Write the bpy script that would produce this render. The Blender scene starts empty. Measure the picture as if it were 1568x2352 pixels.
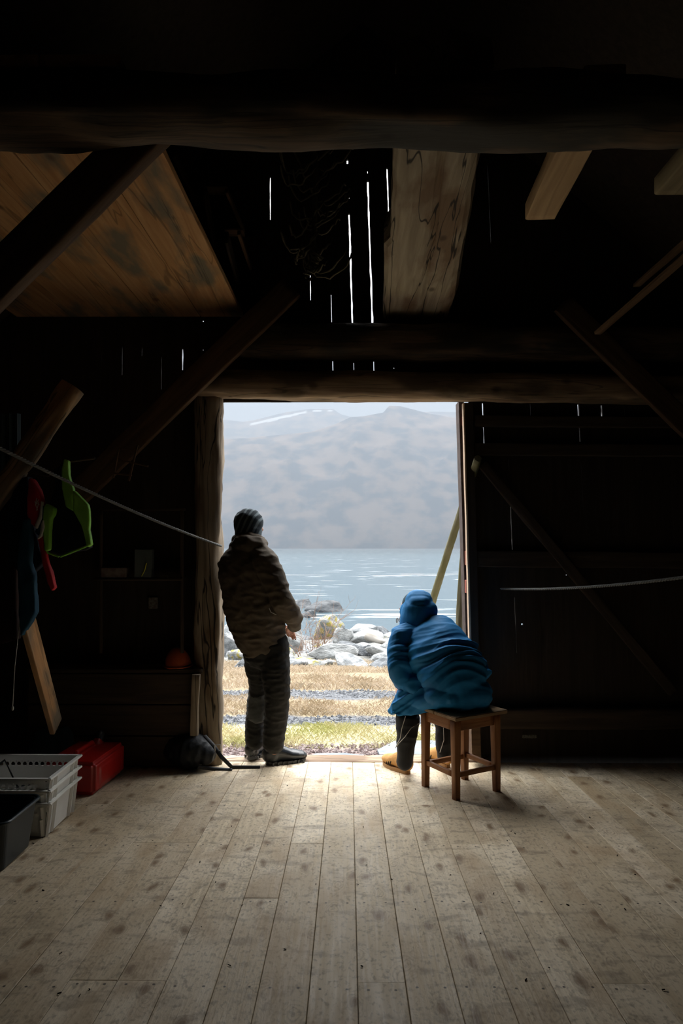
import bpy, bmesh, math, random
from mathutils import Vector, Matrix, noise
R = random.Random(7)
V = Vector
sc = bpy.context.scene
COL = sc.collection

# ------------------------------------------------------------------ camera, sky, exposure
FPX = 1568.0                      # focal length in pixels of the 1568x2352 frame (24 mm on 36 mm)
cam_d = bpy.data.cameras.new('camera'); cam = bpy.data.objects.new('camera', cam_d); COL.objects.link(cam)
cam_d.sensor_fit = 'VERTICAL'; cam_d.sensor_height = 36.0; cam_d.sensor_width = 24.0; cam_d.lens = 24.0
cam_d.clip_start = 0.05; cam_d.clip_end = 12000
cam.location = (0, 0, 1.5)
cam.rotation_euler = (math.pi/2 + math.atan(81/FPX), 0, math.atan(16/FPX))
sc.camera = cam
sc.view_settings.view_transform = 'Standard'
sc.view_settings.look = 'None'
sc.view_settings.gamma = 1.0
sc.view_settings.use_curve_mapping = False
sc.view_settings.exposure = 0.92
sc.cycles.max_bounces = 7
sc.cycles.diffuse_bounces = 4
sc.cycles.glossy_bounces = 3
sc.cycles.volume_bounces = 2
sc.cycles.sample_clamp_indirect = 4.0

SKY_H = (0.32, 0.385, 0.46)       # overcast sky at the horizon
SKY_Z = (1.75, 1.78, 1.82)        # and overhead
w = bpy.data.worlds.new('overcast_sky'); sc.world = w; w.use_nodes = True
nt = w.node_tree; nt.nodes.clear()
o_ = nt.nodes.new('ShaderNodeOutputWorld'); bg = nt.nodes.new('ShaderNodeBackground')
tc = nt.nodes.new('ShaderNodeTexCoord'); sep = nt.nodes.new('ShaderNodeSeparateXYZ')
mx = nt.nodes.new('ShaderNodeMix'); mx.data_type = 'RGBA'
mr = nt.nodes.new('ShaderNodeMapRange'); mr.inputs[1].default_value = 0.215; mr.inputs[2].default_value = 0.55
nt.links.new(tc.outputs['Generated'], sep.inputs[0]); nt.links.new(sep.outputs[2], mr.inputs[0])
nt.links.new(mr.outputs[0], mx.inputs[0])
mx.inputs[6].default_value = (*SKY_H, 1); mx.inputs[7].default_value = (*SKY_Z, 1)
# the sun behind thin cloud out over the fjord: the front half of the sky, above the lintel line, is much brighter
GLOW = (6.0, 6.0, 6.0)
def smap(sock, a_, b_):
    r_ = nt.nodes.new('ShaderNodeMapRange'); r_.interpolation_type = 'SMOOTHSTEP'; r_.inputs[1].default_value = a_; r_.inputs[2].default_value = b_; nt.links.new(sock, r_.inputs[0]); return r_.outputs[0]
gm = nt.nodes.new('ShaderNodeMath'); gm.operation = 'MULTIPLY'; nt.links.new(smap(sep.outputs[2], .27, .72), gm.inputs[0]); nt.links.new(smap(sep.outputs[1], -.15, .45), gm.inputs[1])
gs = nt.nodes.new('ShaderNodeVectorMath'); gs.operation = 'SCALE'; gs.inputs[0].default_value = GLOW; nt.links.new(gm.outputs[0], gs.inputs[3])
ga = nt.nodes.new('ShaderNodeVectorMath'); ga.operation = 'ADD'; nt.links.new(mx.outputs[2], ga.inputs[0]); nt.links.new(gs.outputs[0], ga.inputs[1])
nt.links.new(ga.outputs[0], bg.inputs[0]); bg.inputs[1].default_value = 1.0
nt.links.new(bg.outputs[0], o_.inputs[0])

# the doorway as a sampling portal for the sky (gives off no light of its own)
pd = bpy.data.lights.new('doorway_portal', 'AREA'); pd.shape = 'RECTANGLE'; pd.size = 1.75; pd.size_y = 2.6
pd.cycles.is_portal = True
po = bpy.data.objects.new('doorway_portal', pd); COL.objects.link(po)
po.location = (-0.02, 5.06, 1.27); po.rotation_euler = (-math.pi/2, 0, 0)

# ------------------------------------------------------------------ pixel <-> place
CR = cam.rotation_euler.to_matrix()
CO = V((0, 0, 1.5))
def ray(x, y): return CR @ V(((x-784)/FPX, -(y-1176)/FPX, -1))
def P(x, y, Y):
    v = ray(x, y); return CO + v*(Y/v.y)
SL = 0.047; YD = 4.85
def fz(Y): return SL*(YD-Y)
def F(x, y, up=0.0):                       # the point of the (gently sloping) floor seen there
    v = ray(x, y); t = (fz(0)+up-CO.z)/(v.z+SL*v.y); return CO + v*t
FR = Matrix.Rotation(-math.atan(SL), 4, 'X')

# ------------------------------------------------------------------ materials
MATS = {}
def N(nt, t, **k):
    n = nt.nodes.new(t)
    for a, b in k.items(): setattr(n, a, b)
    return n
def mat(name, col, rough=0.8, col2=None, scale=8, stretch=(1, 1, 1), detail=6, bump=0.0, bscale=None, lo=0.35, hi=0.65,
        metal=0.0, spec=0.3, sheen=0.0, bdist=0.01, coat=0.0, trans=0.0):
    if name in MATS: return MATS[name]
    m = bpy.data.materials.new(name); m.use_nodes = True; t = m.node_tree; b = t.nodes['Principled BSDF']
    b.inputs['Base Color'].default_value = (*col, 1); b.inputs['Roughness'].default_value = rough
    b.inputs['Metallic'].default_value = metal; b.inputs['Specular IOR Level'].default_value = spec
    b.inputs['Sheen Weight'].default_value = sheen; b.inputs['Coat Weight'].default_value = coat
    b.inputs['Transmission Weight'].default_value = trans
    tc = N(t, 'ShaderNodeTexCoord'); mp = N(t, 'ShaderNodeMapping'); mp.inputs['Scale'].default_value = stretch
    t.links.new(tc.outputs['Object'], mp.inputs[0])
    if col2:
        nz = N(t, 'ShaderNodeTexNoise'); nz.inputs['Scale'].default_value = scale; nz.inputs['Detail'].default_value = detail
        t.links.new(mp.outputs[0], nz.inputs[0])
        r = N(t, 'ShaderNodeMapRange'); r.inputs[1].default_value = lo; r.inputs[2].default_value = hi
        t.links.new(nz.outputs[0], r.inputs[0])
        mx = N(t, 'ShaderNodeMix', data_type='RGBA'); mx.inputs[6].default_value = (*col, 1); mx.inputs[7].default_value = (*col2, 1)
        t.links.new(r.outputs[0], mx.inputs[0]); t.links.new(mx.outputs[2], b.inputs['Base Color'])
    if bump:
        n2 = N(t, 'ShaderNodeTexNoise'); n2.inputs['Scale'].default_value = bscale or scale*2; n2.inputs['Detail'].default_value = 6
        t.links.new(mp.outputs[0], n2.inputs[0])
        bp = N(t, 'ShaderNodeBump'); bp.inputs['Strength'].default_value = bump; bp.inputs['Distance'].default_value = bdist
        t.links.new(n2.outputs[0], bp.inputs['Height']); t.links.new(bp.outputs[0], b.inputs['Normal'])
    MATS[name] = m
    return m

def wood(name, c1, c2, c3=None, ax='x', rough=0.8, knots=True, bump=0.4, grain=26, crack=0.0):
    """grain runs along the object's local axis ax"""
    if name in MATS: return MATS[name]
    m = bpy.data.materials.new(name); m.use_nodes = True; t = m.node_tree; b = t.nodes['Principled BSDF']
    b.inputs['Roughness'].default_value = rough; b.inputs['Specular IOR Level'].default_value = 0.25
    tc = N(t, 'ShaderNodeTexCoord'); mp = N(t, 'ShaderNodeMapping')
    s = [1, 1, 1]; s['xyz'.index(ax)] = 0.07
    mp.inputs['Scale'].default_value = s
    t.links.new(tc.outputs['Object'], mp.inputs[0])
    nz = N(t, 'ShaderNodeTexNoise'); nz.inputs['Scale'].default_value = grain; nz.inputs['Detail'].default_value = 8; nz.inputs['Distortion'].default_value = 0.8
    t.links.new(mp.outputs[0], nz.inputs[0])
    r = N(t, 'ShaderNodeMapRange'); r.inputs[1].default_value = 0.35; r.inputs[2].default_value = 0.68
    t.links.new(nz.outputs[0], r.inputs[0])
    mx = N(t, 'ShaderNodeMix', data_type='RGBA'); mx.inputs[6].default_value = (*c1, 1); mx.inputs[7].default_value = (*c2, 1)
    t.links.new(r.outputs[0], mx.inputs[0]); out = mx.outputs[2]
    if c3:
        n3 = N(t, 'ShaderNodeTexNoise'); n3.inputs['Scale'].default_value = 5; n3.inputs['Detail'].default_value = 5
        m3 = N(t, 'ShaderNodeMapping'); s3 = [1, 1, 1]; s3['xyz'.index(ax)] = 0.35; m3.inputs['Scale'].default_value = s3
        t.links.new(tc.outputs['Object'], m3.inputs[0]); t.links.new(m3.outputs[0], n3.inputs[0])
        r3 = N(t, 'ShaderNodeMapRange'); r3.inputs[1].default_value = 0.5; r3.inputs[2].default_value = 0.62
        t.links.new(n3.outputs[0], r3.inputs[0])
        x3 = N(t, 'ShaderNodeMix', data_type='RGBA'); t.links.new(r3.outputs[0], x3.inputs[0]); t.links.new(out, x3.inputs[6])
        x3.inputs[7].default_value = (*c3, 1); out = x3.outputs[2]
    if knots:
        vo = N(t, 'ShaderNodeTexVoronoi'); vo.inputs['Scale'].default_value = 4.5
        mk = N(t, 'ShaderNodeMapping'); s4 = [1, 1, 1]; s4['xyz'.index(ax)] = 0.6; mk.inputs['Scale'].default_value = s4
        t.links.new(tc.outputs['Object'], mk.inputs[0]); t.links.new(mk.outputs[0], vo.inputs[0])
        r4 = N(t, 'ShaderNodeMapRange'); r4.inputs[1].default_value = 0.05; r4.inputs[2].default_value = 0.13; r4.inputs[3].default_value = 0.75; r4.inputs[4].default_value = 0
        t.links.new(vo.outputs['Distance'], r4.inputs[0])
        x4 = N(t, 'ShaderNodeMix', data_type='RGBA'); t.links.new(r4.outputs[0], x4.inputs[0]); t.links.new(out, x4.inputs[6])
        x4.inputs[7].default_value = (c1[0]*.25, c1[1]*.2, c1[2]*.2, 1); out = x4.outputs[2]
    if crack:
        nc = N(t, 'ShaderNodeTexNoise'); nc.inputs['Scale'].default_value = 7; nc.inputs['Detail'].default_value = 3; nc.inputs['Distortion'].default_value = .6
        t.links.new(mp.outputs[0], nc.inputs[0])
        ab = N(t, 'ShaderNodeMath', operation='SUBTRACT'); ab.inputs[1].default_value = .5; t.links.new(nc.outputs[0], ab.inputs[0])
        a2 = N(t, 'ShaderNodeMath', operation='ABSOLUTE'); t.links.new(ab.outputs[0], a2.inputs[0])
        r5 = N(t, 'ShaderNodeMapRange'); r5.inputs[1].default_value = 0.004; r5.inputs[2].default_value = 0.012; r5.inputs[3].default_value = crack; r5.inputs[4].default_value = 0
        t.links.new(a2.outputs[0], r5.inputs[0])
        x5 = N(t, 'ShaderNodeMix', data_type='RGBA'); t.links.new(r5.outputs[0], x5.inputs[0]); t.links.new(out, x5.inputs[6])
        x5.inputs[7].default_value = (.01, .008, .006, 1); out = x5.outputs[2]
    t.links.new(out, b.inputs['Base Color'])
    bp = N(t, 'ShaderNodeBump'); bp.inputs['Strength'].default_value = bump; bp.inputs['Distance'].default_value = 0.008
    t.links.new(nz.outputs[0], bp.inputs['Height']); t.links.new(bp.outputs[0], b.inputs['Normal'])
    MATS[name] = m
    return m

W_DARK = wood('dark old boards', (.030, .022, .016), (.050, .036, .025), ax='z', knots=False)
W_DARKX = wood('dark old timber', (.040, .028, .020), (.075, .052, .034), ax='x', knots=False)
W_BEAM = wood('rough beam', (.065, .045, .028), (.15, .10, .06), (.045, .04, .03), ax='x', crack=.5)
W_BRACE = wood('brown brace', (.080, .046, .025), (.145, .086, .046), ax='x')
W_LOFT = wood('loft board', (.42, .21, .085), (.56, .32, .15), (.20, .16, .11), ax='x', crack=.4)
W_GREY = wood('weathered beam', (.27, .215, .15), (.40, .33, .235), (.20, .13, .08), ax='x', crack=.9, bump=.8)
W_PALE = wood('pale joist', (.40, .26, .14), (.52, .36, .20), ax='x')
W_BARK = wood('weathered post', (.19, .15, .105), (.42, .34, .25), (.15, .10, .06), ax='x', crack=.9, bump=1.0, grain=14)
W_STOOL = wood('stool wood', (.26, .10, .035), (.38, .17, .065), (.15, .06, .025), ax='x', rough=.5, knots=False)
W_SEAT = wood('stool seat', (.26, .16, .085), (.38, .26, .15), ax='x', rough=.6, knots=False, crack=.6)

# ------------------------------------------------------------------ object helpers
def smooth(me, on=True):
    me.polygons.foreach_set('use_smooth', [on]*len(me.polygons))
def link(name, me, m=None, parent=None):
    o = bpy.data.objects.new(name, me); COL.objects.link(o)
    if m is not None:
        for k in (m if isinstance(m, (list, tuple)) else [m]): me.materials.append(k)
    if parent is not None: o.parent = parent
    return o
def obj(name, bm, m=None, parent=None, sm=False):
    me = bpy.data.meshes.new(name); bmesh.ops.recalc_face_normals(bm, faces=bm.faces[:]); bm.to_mesh(me); bm.free()
    if sm: smooth(me)
    return link(name, me, m, parent)
def tag(o, label, cat, group=None, kind=None):
    o['label'] = label; o['category'] = cat
    if group: o['group'] = group
    if kind: o['kind'] = kind
    return o
def struct(o): o['kind'] = 'structure'; return o
def empty(name, loc, rz=0, mw=None):
    o = bpy.data.objects.new(name, None); COL.objects.link(o); o.location = loc; o.rotation_euler = (0, 0, rz)
    o.empty_display_size = .1
    if mw is not None: o.matrix_world = mw
    return o
def box(bm, c, s, rot=None, bev=0):
    r = bmesh.ops.create_cube(bm, size=1.0); M = Matrix.Translation(V(c)) @ (rot or Matrix()) @ Matrix.Diagonal((*s, 1))
    bmesh.ops.transform(bm, matrix=M, verts=r['verts'])
    if bev:
        es = list({e for v in r['verts'] for e in v.link_edges})
        bmesh.ops.bevel(bm, geom=es, offset=bev, segments=2, affect='EDGES')
def frame(d, up=V((0, 0, 1))):
    d = d.normalized(); s = d.cross(up)
    if s.length < 1e-4: s = d.cross(V((0, 1, 0)))
    s.normalize(); u = s.cross(d); return d, s, u
def tube(bm, pts, rad, side=None, n=14, cap=True):
    """lofted tube; rad entries r or (a along side, b across)"""
    pts = [V(p) for p in pts]; rings = []; L = len(pts)
    rr = [(r, r) if not isinstance(r, (tuple, list)) else r for r in rad]
    T = [(pts[min(i+1, L-1)]-pts[max(i-1, 0)]).normalized() for i in range(L)]
    P0 = list(zip(pts, rr, T))
    if cap:
        a, b = P0[0], P0[-1]
        def capr(p, r, t, s):
            out = []
            for k in (0.35, 0.7, 0.93):
                q = math.sqrt(1-k*k); out.append((p+t*s*min(r)*k, (r[0]*q, r[1]*q), t))
            return out
        P0 = list(reversed(capr(*a, -1))) + P0 + capr(*b, 1)
    sv = side
    ps = None
    for p, r, t in P0:
        if sv is not None: s = (sv - t*sv.dot(t))
        elif ps is None: s = frame(t)[1]
        else: s = ps - t*ps.dot(t)
        if s.length < 1e-5: s = frame(t)[1]
        s.normalize(); ps = s; u = t.cross(s)
        rings.append([bm.verts.new(p + s*(r[0]*math.cos(2*math.pi*k/n)) + u*(r[1]*math.sin(2*math.pi*k/n))) for k in range(n)])
    for A, B in zip(rings, rings[1:]):
        for k in range(n): bm.faces.new((A[k], A[(k+1) % n], B[(k+1) % n], B[k]))
    bm.faces.new(list(reversed(rings[0]))); bm.faces.new(rings[-1])
def ell(bm, c, r, rot=None, u=20, v=12):
    q = bmesh.ops.create_uvsphere(bm, u_segments=u, v_segments=v, radius=1)
    M = Matrix.Translation(V(c)) @ (rot.to_4x4() if rot else Matrix()) @ Matrix.Diagonal((*r, 1))
    bmesh.ops.transform(bm, matrix=M, verts=q['verts'])
def prism(bm, pts, d):
    """closed polygon (3D points) extruded by vector d"""
    a = [bm.verts.new(p) for p in pts]; b = [bm.verts.new(V(p)+d) for p in pts]; n = len(a)
    bm.faces.new(a); bm.faces.new(list(reversed(b)))
    for i in range(n): bm.faces.new((a[i], b[i], b[(i+1) % n], a[(i+1) % n]))
def blob(name, bm, vox, it, m, parent=None, fold=None, org=None):
    """fuse the pieces of bm into one continuous smooth skin"""
    bmesh.ops.recalc_face_normals(bm, faces=bm.faces[:])
    me = bpy.data.meshes.new('t'); bm.to_mesh(me); bm.free()
    o = bpy.data.objects.new('t', me); COL.objects.link(o)
    k = o.modifiers.new('r', 'REMESH'); k.mode = 'VOXEL'; k.voxel_size = vox; k.adaptivity = 0
    if it:
        s = o.modifiers.new('s', 'SMOOTH'); s.iterations = it; s.factor = .5
    dg = bpy.context.evaluated_depsgraph_get()
    ne = bpy.data.meshes.new_from_object(o.evaluated_get(dg)); bpy.data.objects.remove(o)
    ne.name = name
    if fold:
        ns = [v.normal.copy() for v in ne.vertices]
        for v, nn in zip(ne.vertices, ns): v.co += nn*fold(v.co, nn)
    smooth(ne)
    r = link(name, ne, m)
    if parent is not None: r.parent = parent; r.matrix_parent_inverse = parent.matrix_world.inverted()
    if org is not None: ne.transform(Matrix.Translation(-V(org))); r.location = org
    return r
def ridge(p, f, seed=0.0):
    q = V((p.x*f[0]+seed, p.y*f[1]-seed*.7, p.z*f[2]+seed*1.3))
    return 1-2*abs(noise.noise(q))
def timber(name, p0, p1, wd, ht, m, up=V((0, 0, 1)), wob=0.006, seg=None, sq=5, parent=None, w1=None, h1=None, seed=None, bend=None, fr=3.0):
    """a beam from p0 to p1: squared (sq high) or round (sq=2) section, uneven faces; local x is the grain"""
    p0, p1 = V(p0), V(p1); L = (p1-p0).length; d, s, u = frame(p1-p0, up)
    M = Matrix((d, -s, u)).transposed().to_4x4(); M.translation = p0
    seg = seg or max(6, int(L/0.05)); n = 24; bm = bmesh.new(); rings = []; sd = seed if seed is not None else R.random()*100
    w1 = w1 or wd; h1 = h1 or ht
    for i in range(seg+1):
        t = i/seg; a = (wd+(w1-wd)*t)/2; b = (ht+(h1-ht)*t)/2; ring = []
        off = bend(t) if bend else V((0, 0))
        for k in range(n):
            th = 2*math.pi*k/n; c, q = math.cos(th), math.sin(th)
            y = a*math.copysign(abs(c)**(2/sq), c); z = b*math.copysign(abs(q)**(2/sq), q)
            g = 1 + wob/max(a, b)*(noise.noise(V((t*L*fr+sd, c*1.3, q*1.3+sd)))*1.6 + .5*noise.noise(V((t*L*fr*4+sd, c*3, q*3))))
            ring.append(bm.verts.new((t*L, y*g+off[0], z*g+off[1])))
        rings.append(ring)
    for A, B in zip(rings, rings[1:]):
        for k in range(n): bm.faces.new((A[k], A[(k+1) % n], B[(k+1) % n], B[k]))
    bm.faces.new(rings[0]); bm.faces.new(rings[-1])
    o = obj(name, bm, m, sm=True)
    md = o.data
    for pl in md.polygons:
        if len(pl.vertices) > 4: pl.use_smooth = False
    o.matrix_world = M
    if parent is not None:
        o.parent = parent; o.matrix_parent_inverse = parent.matrix_world.inverted()
    return o
def rope(bm, pts, r, pitch=None, n=9, strands=3):
    pts = [V(p) for p in pts]; pitch = pitch or r*7
    L = sum((b-a).length for a, b in zip(pts, pts[1:])); st = max(8, int(L/(pitch/7)))
    # resample
    acc = [0]
    for a, b in zip(pts, pts[1:]): acc.append(acc[-1]+(b-a).length)
    def at(s):
        for i in range(len(pts)-1):
            if s <= acc[i+1] or i == len(pts)-2:
                return pts[i].lerp(pts[i+1], (s-acc[i])/max(1e-9, acc[i+1]-acc[i]))
    C = [at(L*i/st) for i in range(st+1)]
    for k in range(strands):
        q = []
        for i, c in enumerate(C):
            d, s, u = frame((C[min(i+1, st)]-C[max(i-1, 0)]))
            an = 2*math.pi*(k/strands + L*i/st/pitch)
            q.append(c + s*math.cos(an)*r*.5 + u*math.sin(an)*r*.5)
        tube(bm, q, [r*.56]*len(q), n=6, cap=False)
def sag(a, b, h, n=24):
    a, b = V(a), V(b); return [a.lerp(b, i/n)-V((0, 0, h*4*(i/n)*(1-i/n))) for i in range(n+1)]

# ================================================================== THE SETTING
XL, XR, YB, YF = -2.75, 2.95, -3.6, 4.93
# ---- floor boards
def floor():
    bm = bmesh.new(); uv = bm.loops.layers.uv.new('board'); rowsY = [2.24+.57*k for k in range(-11, 6)]
    x = -2.80; wds = []
    seams = [-.736, -.58, -.42, -.281, -.123, .028, .180, .335, .49, .64, .80, .955, 1.105, 1.26]
    xs = [-.736-.155*k for k in range(14, 0, -1)] + seams + [1.26+.155*k for k in range(1, 12)]
    forced = {(-.42, -.281): 2.81, (-.281, -.123): 3.38, (.028, .18): 2.24, (-.89, -.736): 2.24}
    for a, b in zip(xs, xs[1:]):
        cuts = [YB, YD+.01]
        k = R.randint(0, 4)
        while k < len(rowsY):
            if YB+.3 < rowsY[k] < YD-.3: cuts.append(rowsY[k])
            k += R.choice((5, 6, 7, 8))
        for q, yv in forced.items():
            if abs(q[0]-a) < .03: cuts = [YB, yv, YD+.01, yv-2.85] + ([yv+1.14] if q[0] < -.7 else [])
        cuts = sorted(set(cuts))
        for c, d in zip(cuts, cuts[1:]):
            g = .0009; g2 = .0012; dz = R.uniform(-.0012, .0012); x0, x1, y0, y1 = a+g, b-g, c+g2, d-g2
            cx = 0.0018
            prof = [(x0, -.03), (x0, -cx), (x0+cx, 0), (x1-cx, 0), (x1, -cx), (x1, -.03)]
            A = [bm.verts.new((px, y0, fz(y0)+pz+dz)) for px, pz in prof]; B = [bm.verts.new((px, y1, fz(y1)+pz+dz)) for px, pz in prof]
            for i in range(6):
                f = bm.faces.new((A[i], A[(i+1) % 6], B[(i+1) % 6], B[i]))
                for l in f.loops: l[uv].uv = ((l.vert.co.x-a)/(b-a), l.vert.co.y)
            bm.faces.new(list(reversed(A))); bm.faces.new(B)
    # dark ground below the gaps
    v = [bm.verts.new(p) for p in ((-2.9, YB, fz(YB)-.035), (3.1, YB, fz(YB)-.035), (3.1, YD, fz(YD)-.035), (-2.9, YD, fz(YD)-.035))]
    bm.faces.new(v)
    m = bpy.data.materials.new('floor boards'); m.use_nodes = True; t = m.node_tree; b = t.nodes['Principled BSDF']
    b.inputs['Specular IOR Level'].default_value = .35
    geo = N(t, 'ShaderNodeNewGeometry'); uvn = N(t, 'ShaderNodeUVMap', uv_map='board'); tc = N(t, 'ShaderNodeTexCoord')
    off = N(t, 'ShaderNodeVectorMath', operation='MULTIPLY_ADD')
    cb = N(t, 'ShaderNodeCombineXYZ'); 
    for i in (0, 1, 2): t.links.new(geo.outputs['Random Per Island'], cb.inputs[i])
    t.links.new(cb.outputs[0], off.inputs[0]); off.inputs[1].default_value = (37, 91, 53); t.links.new(tc.outputs['Object'], off.inputs[2])
    def noise_(scale, st, det=6, dist=0.0, src=off.outputs[0]):
        mp = N(t, 'ShaderNodeMapping'); mp.inputs['Scale'].default_value = st; t.links.new(src, mp.inputs[0])
        nz = N(t, 'ShaderNodeTexNoise'); nz.inputs['Scale'].default_value = scale; nz.inputs['Detail'].default_value = det; nz.inputs['Distortion'].default_value = dist
        t.links.new(mp.outputs[0], nz.inputs[0]); return nz.outputs[0]
    def rng(s, a, b_, c=0.0, d=1.0):
        r = N(t, 'ShaderNodeMapRange'); r.inputs[1].default_value = a; r.inputs[2].default_value = b_; r.inputs[3].default_value = c; r.inputs[4].default_value = d
        t.links.new(s, r.inputs[0]); return r.outputs[0]
    def mix(f, a, b_, mode='MIX'):
        x = N(t, 'ShaderNodeMix', data_type='RGBA', blend_type=mode)
        for i, s in ((0, f), (6, a), (7, b_)):
            if isinstance(s, (int, float)): x.inputs[i].default_value = s
            elif isinstance(s, tuple): x.inputs[i].default_value = (*s, 1)
            else: t.links.new(s, x.inputs[i])
        return x.outputs[2]
    grain = noise_(60, (1, .05, 1), 8, .6)
    big = noise_(5.0, (1, .5, 1), 4)
    col = mix(rng(grain, .35, .68), (.53, .43, .285), (.76, .65, .465))
    col = mix(rng(big, .42, .66), col, (.84, .74, .57))
    col = mix(rng(geo.outputs['Random Per Island'], 0, 1, 0, .85), col, (.48, .385, .25))
    # worn dirt blotches, across the boards
    dirt = noise_(11, (.8, 1.6, 1), 8, .3, tc.outputs['Object'])
    col = mix(rng(dirt, .54, .70, 0, .55), col, (.20, .155, .105))
    dirt2 = noise_(70, (1, .6, 1), 8, 0, tc.outputs['Object'])
    col = mix(rng(dirt2, .52, .66, 0, .55), col, (.20, .165, .115))
    warm = noise_(3.2, (1.6, .6, 1), 5, .5)
    col = mix(rng(warm, .5, .64, 0, .55), col, (.42, .30, .17))
    # knots
    mk = N(t, 'ShaderNodeMapping'); mk.inputs['Scale'].default_value = (1, .55, 1); t.links.new(off.outputs[0], mk.inputs[0])
    dn = N(t, 'ShaderNodeVectorMath', operation='MULTIPLY_ADD'); nzc = N(t, 'ShaderNodeTexNoise'); nzc.inputs['Scale'].default_value = 14
    t.links.new(mk.outputs[0], nzc.inputs[0]); t.links.new(nzc.outputs['Color'], dn.inputs[0]); dn.inputs[1].default_value = (.06, .06, .06); t.links.new(mk.outputs[0], dn.inputs[2])
    vo = N(t, 'ShaderNodeTexVoronoi', voronoi_dimensions='2D'); vo.inputs['Scale'].default_value = 7.0; t.links.new(dn.outputs[0], vo.inputs[0])
    sepc = N(t, 'ShaderNodeSeparateColor'); t.links.new(vo.outputs['Color'], sepc.inputs[0])
    sel = rng(sepc.outputs[0], .45, .5)
    mg = N(t, 'ShaderNodeMath', operation='MULTIPLY'); t.links.new(rng(vo.outputs['Distance'], .04, .20, .9, 0), mg.inputs[0]); t.links.new(sel, mg.inputs[1])
    col = mix(mg.outputs[0], col, (.20, .125, .062))
    wv = N(t, 'ShaderNodeMath', operation='SINE'); ml = N(t, 'ShaderNodeMath', operation='MULTIPLY'); ml.inputs[1].default_value = 75; t.links.new(vo.outputs['Distance'], ml.inputs[0]); t.links.new(ml.outputs[0], wv.inputs[0])
    mr_ = N(t, 'ShaderNodeMath', operation='MULTIPLY'); t.links.new(rng(wv.outputs[0], 0, 1, 0, .35), mr_.inputs[0]); t.links.new(rng(vo.outputs['Distance'], .1, .42, 1, 0), mr_.inputs[1])
    col = mix(mr_.outputs[0], col, (.20, .15, .10))
    # nail heads: two to a board over every joist
    su = N(t, 'ShaderNodeSeparateXYZ'); t.links.new(uvn.outputs[0], su.inputs[0])
    def mth(op, a, b_=None, c=None):
        x = N(t, 'ShaderNodeMath', operation=op)
        for i, s in enumerate((a, b_, c)):
            if s is None: continue
            if isinstance(s, (int, float)): x.inputs[i].default_value = s
            else: t.links.new(s, x.inputs[i])
        return x.outputs[0]
    du = mth('MULTIPLY', mth('SUBTRACT', mth('ABSOLUTE', mth('SUBTRACT', su.outputs[0], .5)), .28), .155)
    jit = mth('MULTIPLY', geo.outputs['Random Per Island'], .03)
    vv = mth('ADD', mth('SUBTRACT', su.outputs[1], 2.225), jit)
    dv = mth('MULTIPLY', mth('SUBTRACT', mth('FRACT', mth('ADD', mth('DIVIDE', vv, .57), .5)), .5), .57)
    dd = mth('SQRT', mth('ADD', mth('MULTIPLY', du, du), mth('MULTIPLY', dv, dv)))
    nail = rng(dd, .0035, .006, .9, 0)
    col = mix(nail, col, (.03, .025, .02))
    t.links.new(col, b.inputs['Base Color'])
    t.links.new(rng(grain, .3, .7, .5, .72), b.inputs['Roughness'])
    bp = N(t, 'ShaderNodeBump'); bp.inputs['Strength'].default_value = .55; bp.inputs['Distance'].default_value = .004
    t.links.new(grain, bp.inputs['Height'])
    bp2 = N(t, 'ShaderNodeBump'); bp2.inputs['Strength'].default_value = .5; bp2.inputs['Distance'].default_value = .003
    t.links.new(dirt2, bp2.inputs['Height']); t.links.new(bp.outputs[0], bp2.inputs['Normal']); t.links.new(bp2.outputs[0], b.inputs['Normal'])
    struct(obj('floor', bm, m))
floor()

# ---- board walls
def lean(px): return .005 if px < 600 else (.030 if px > 800 else .005+.025*(px-600)/200)
def boardwall(name, seams, yref, z0, z1, slits, xlim):
    """vertical boards edge to edge; a slit is a gap left between two boards over part of their height.
    seams: pixel x at row yref; slits (x, y0, y1, width) in pixels"""
    S = []
    for s in sorted(seams):
        p = P(s, yref, YF); k = lean(s); S.append([p.x, p.z, k, []])
    for x, y0, y1, wpx in slits:
        a, b = P(x, y0, YF), P(x, y1, YF); zm = (a.z+b.z)/2; xm = a.x
        q = min(S, key=lambda s: abs(s[0]+s[2]*(s[1]-zm)-xm)); q[3].append((b.z, a.z, wpx*YF/FPX))
    bm = bmesh.new()
    E = [[xlim[0], 0, 0, []]] + S + [[xlim[1], 0, 0, []]]
    for L_, R_ in zip(E, E[1:]):
        zs = {z0, z1}
        for q in (L_, R_):
            for a, b, g in q[3]:
                for e in (a, b): zs |= {e-.0005, e+.0005}
                nst = max(1, int((b-a)/.03))
                for i in range(nst): zs.add(a+(b-a)*i/nst)
        zs = sorted(z for z in zs if z0 <= z <= z1)
        def edge(q, z, sgn):
            x = q[0]+q[2]*(q[1]-z)
            for a, b, g in q[3]:
                if a < z < b: x += sgn*g*.5*max(.25, 1+.7*noise.noise(V((q[0]*9, z*14, sgn))))
            return x
        dy = R.uniform(-.003, .003); rows = []
        for z in zs:
            x0, x1 = edge(L_, z, 1), edge(R_, z, -1)
            rows.append([bm.verts.new(p) for p in ((x0, YF+dy, z), (x1, YF+dy, z), (x1, YF+.024+dy, z), (x0, YF+.024+dy, z))])
        for A, B in zip(rows, rows[1:]):
            for i in range(4): bm.faces.new((A[i], A[(i+1) % 4], B[(i+1) % 4], B[i]))
        bm.faces.new(rows[0]); bm.faces.new(rows[-1])
    return struct(obj(name, bm, W_DARK))
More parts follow.
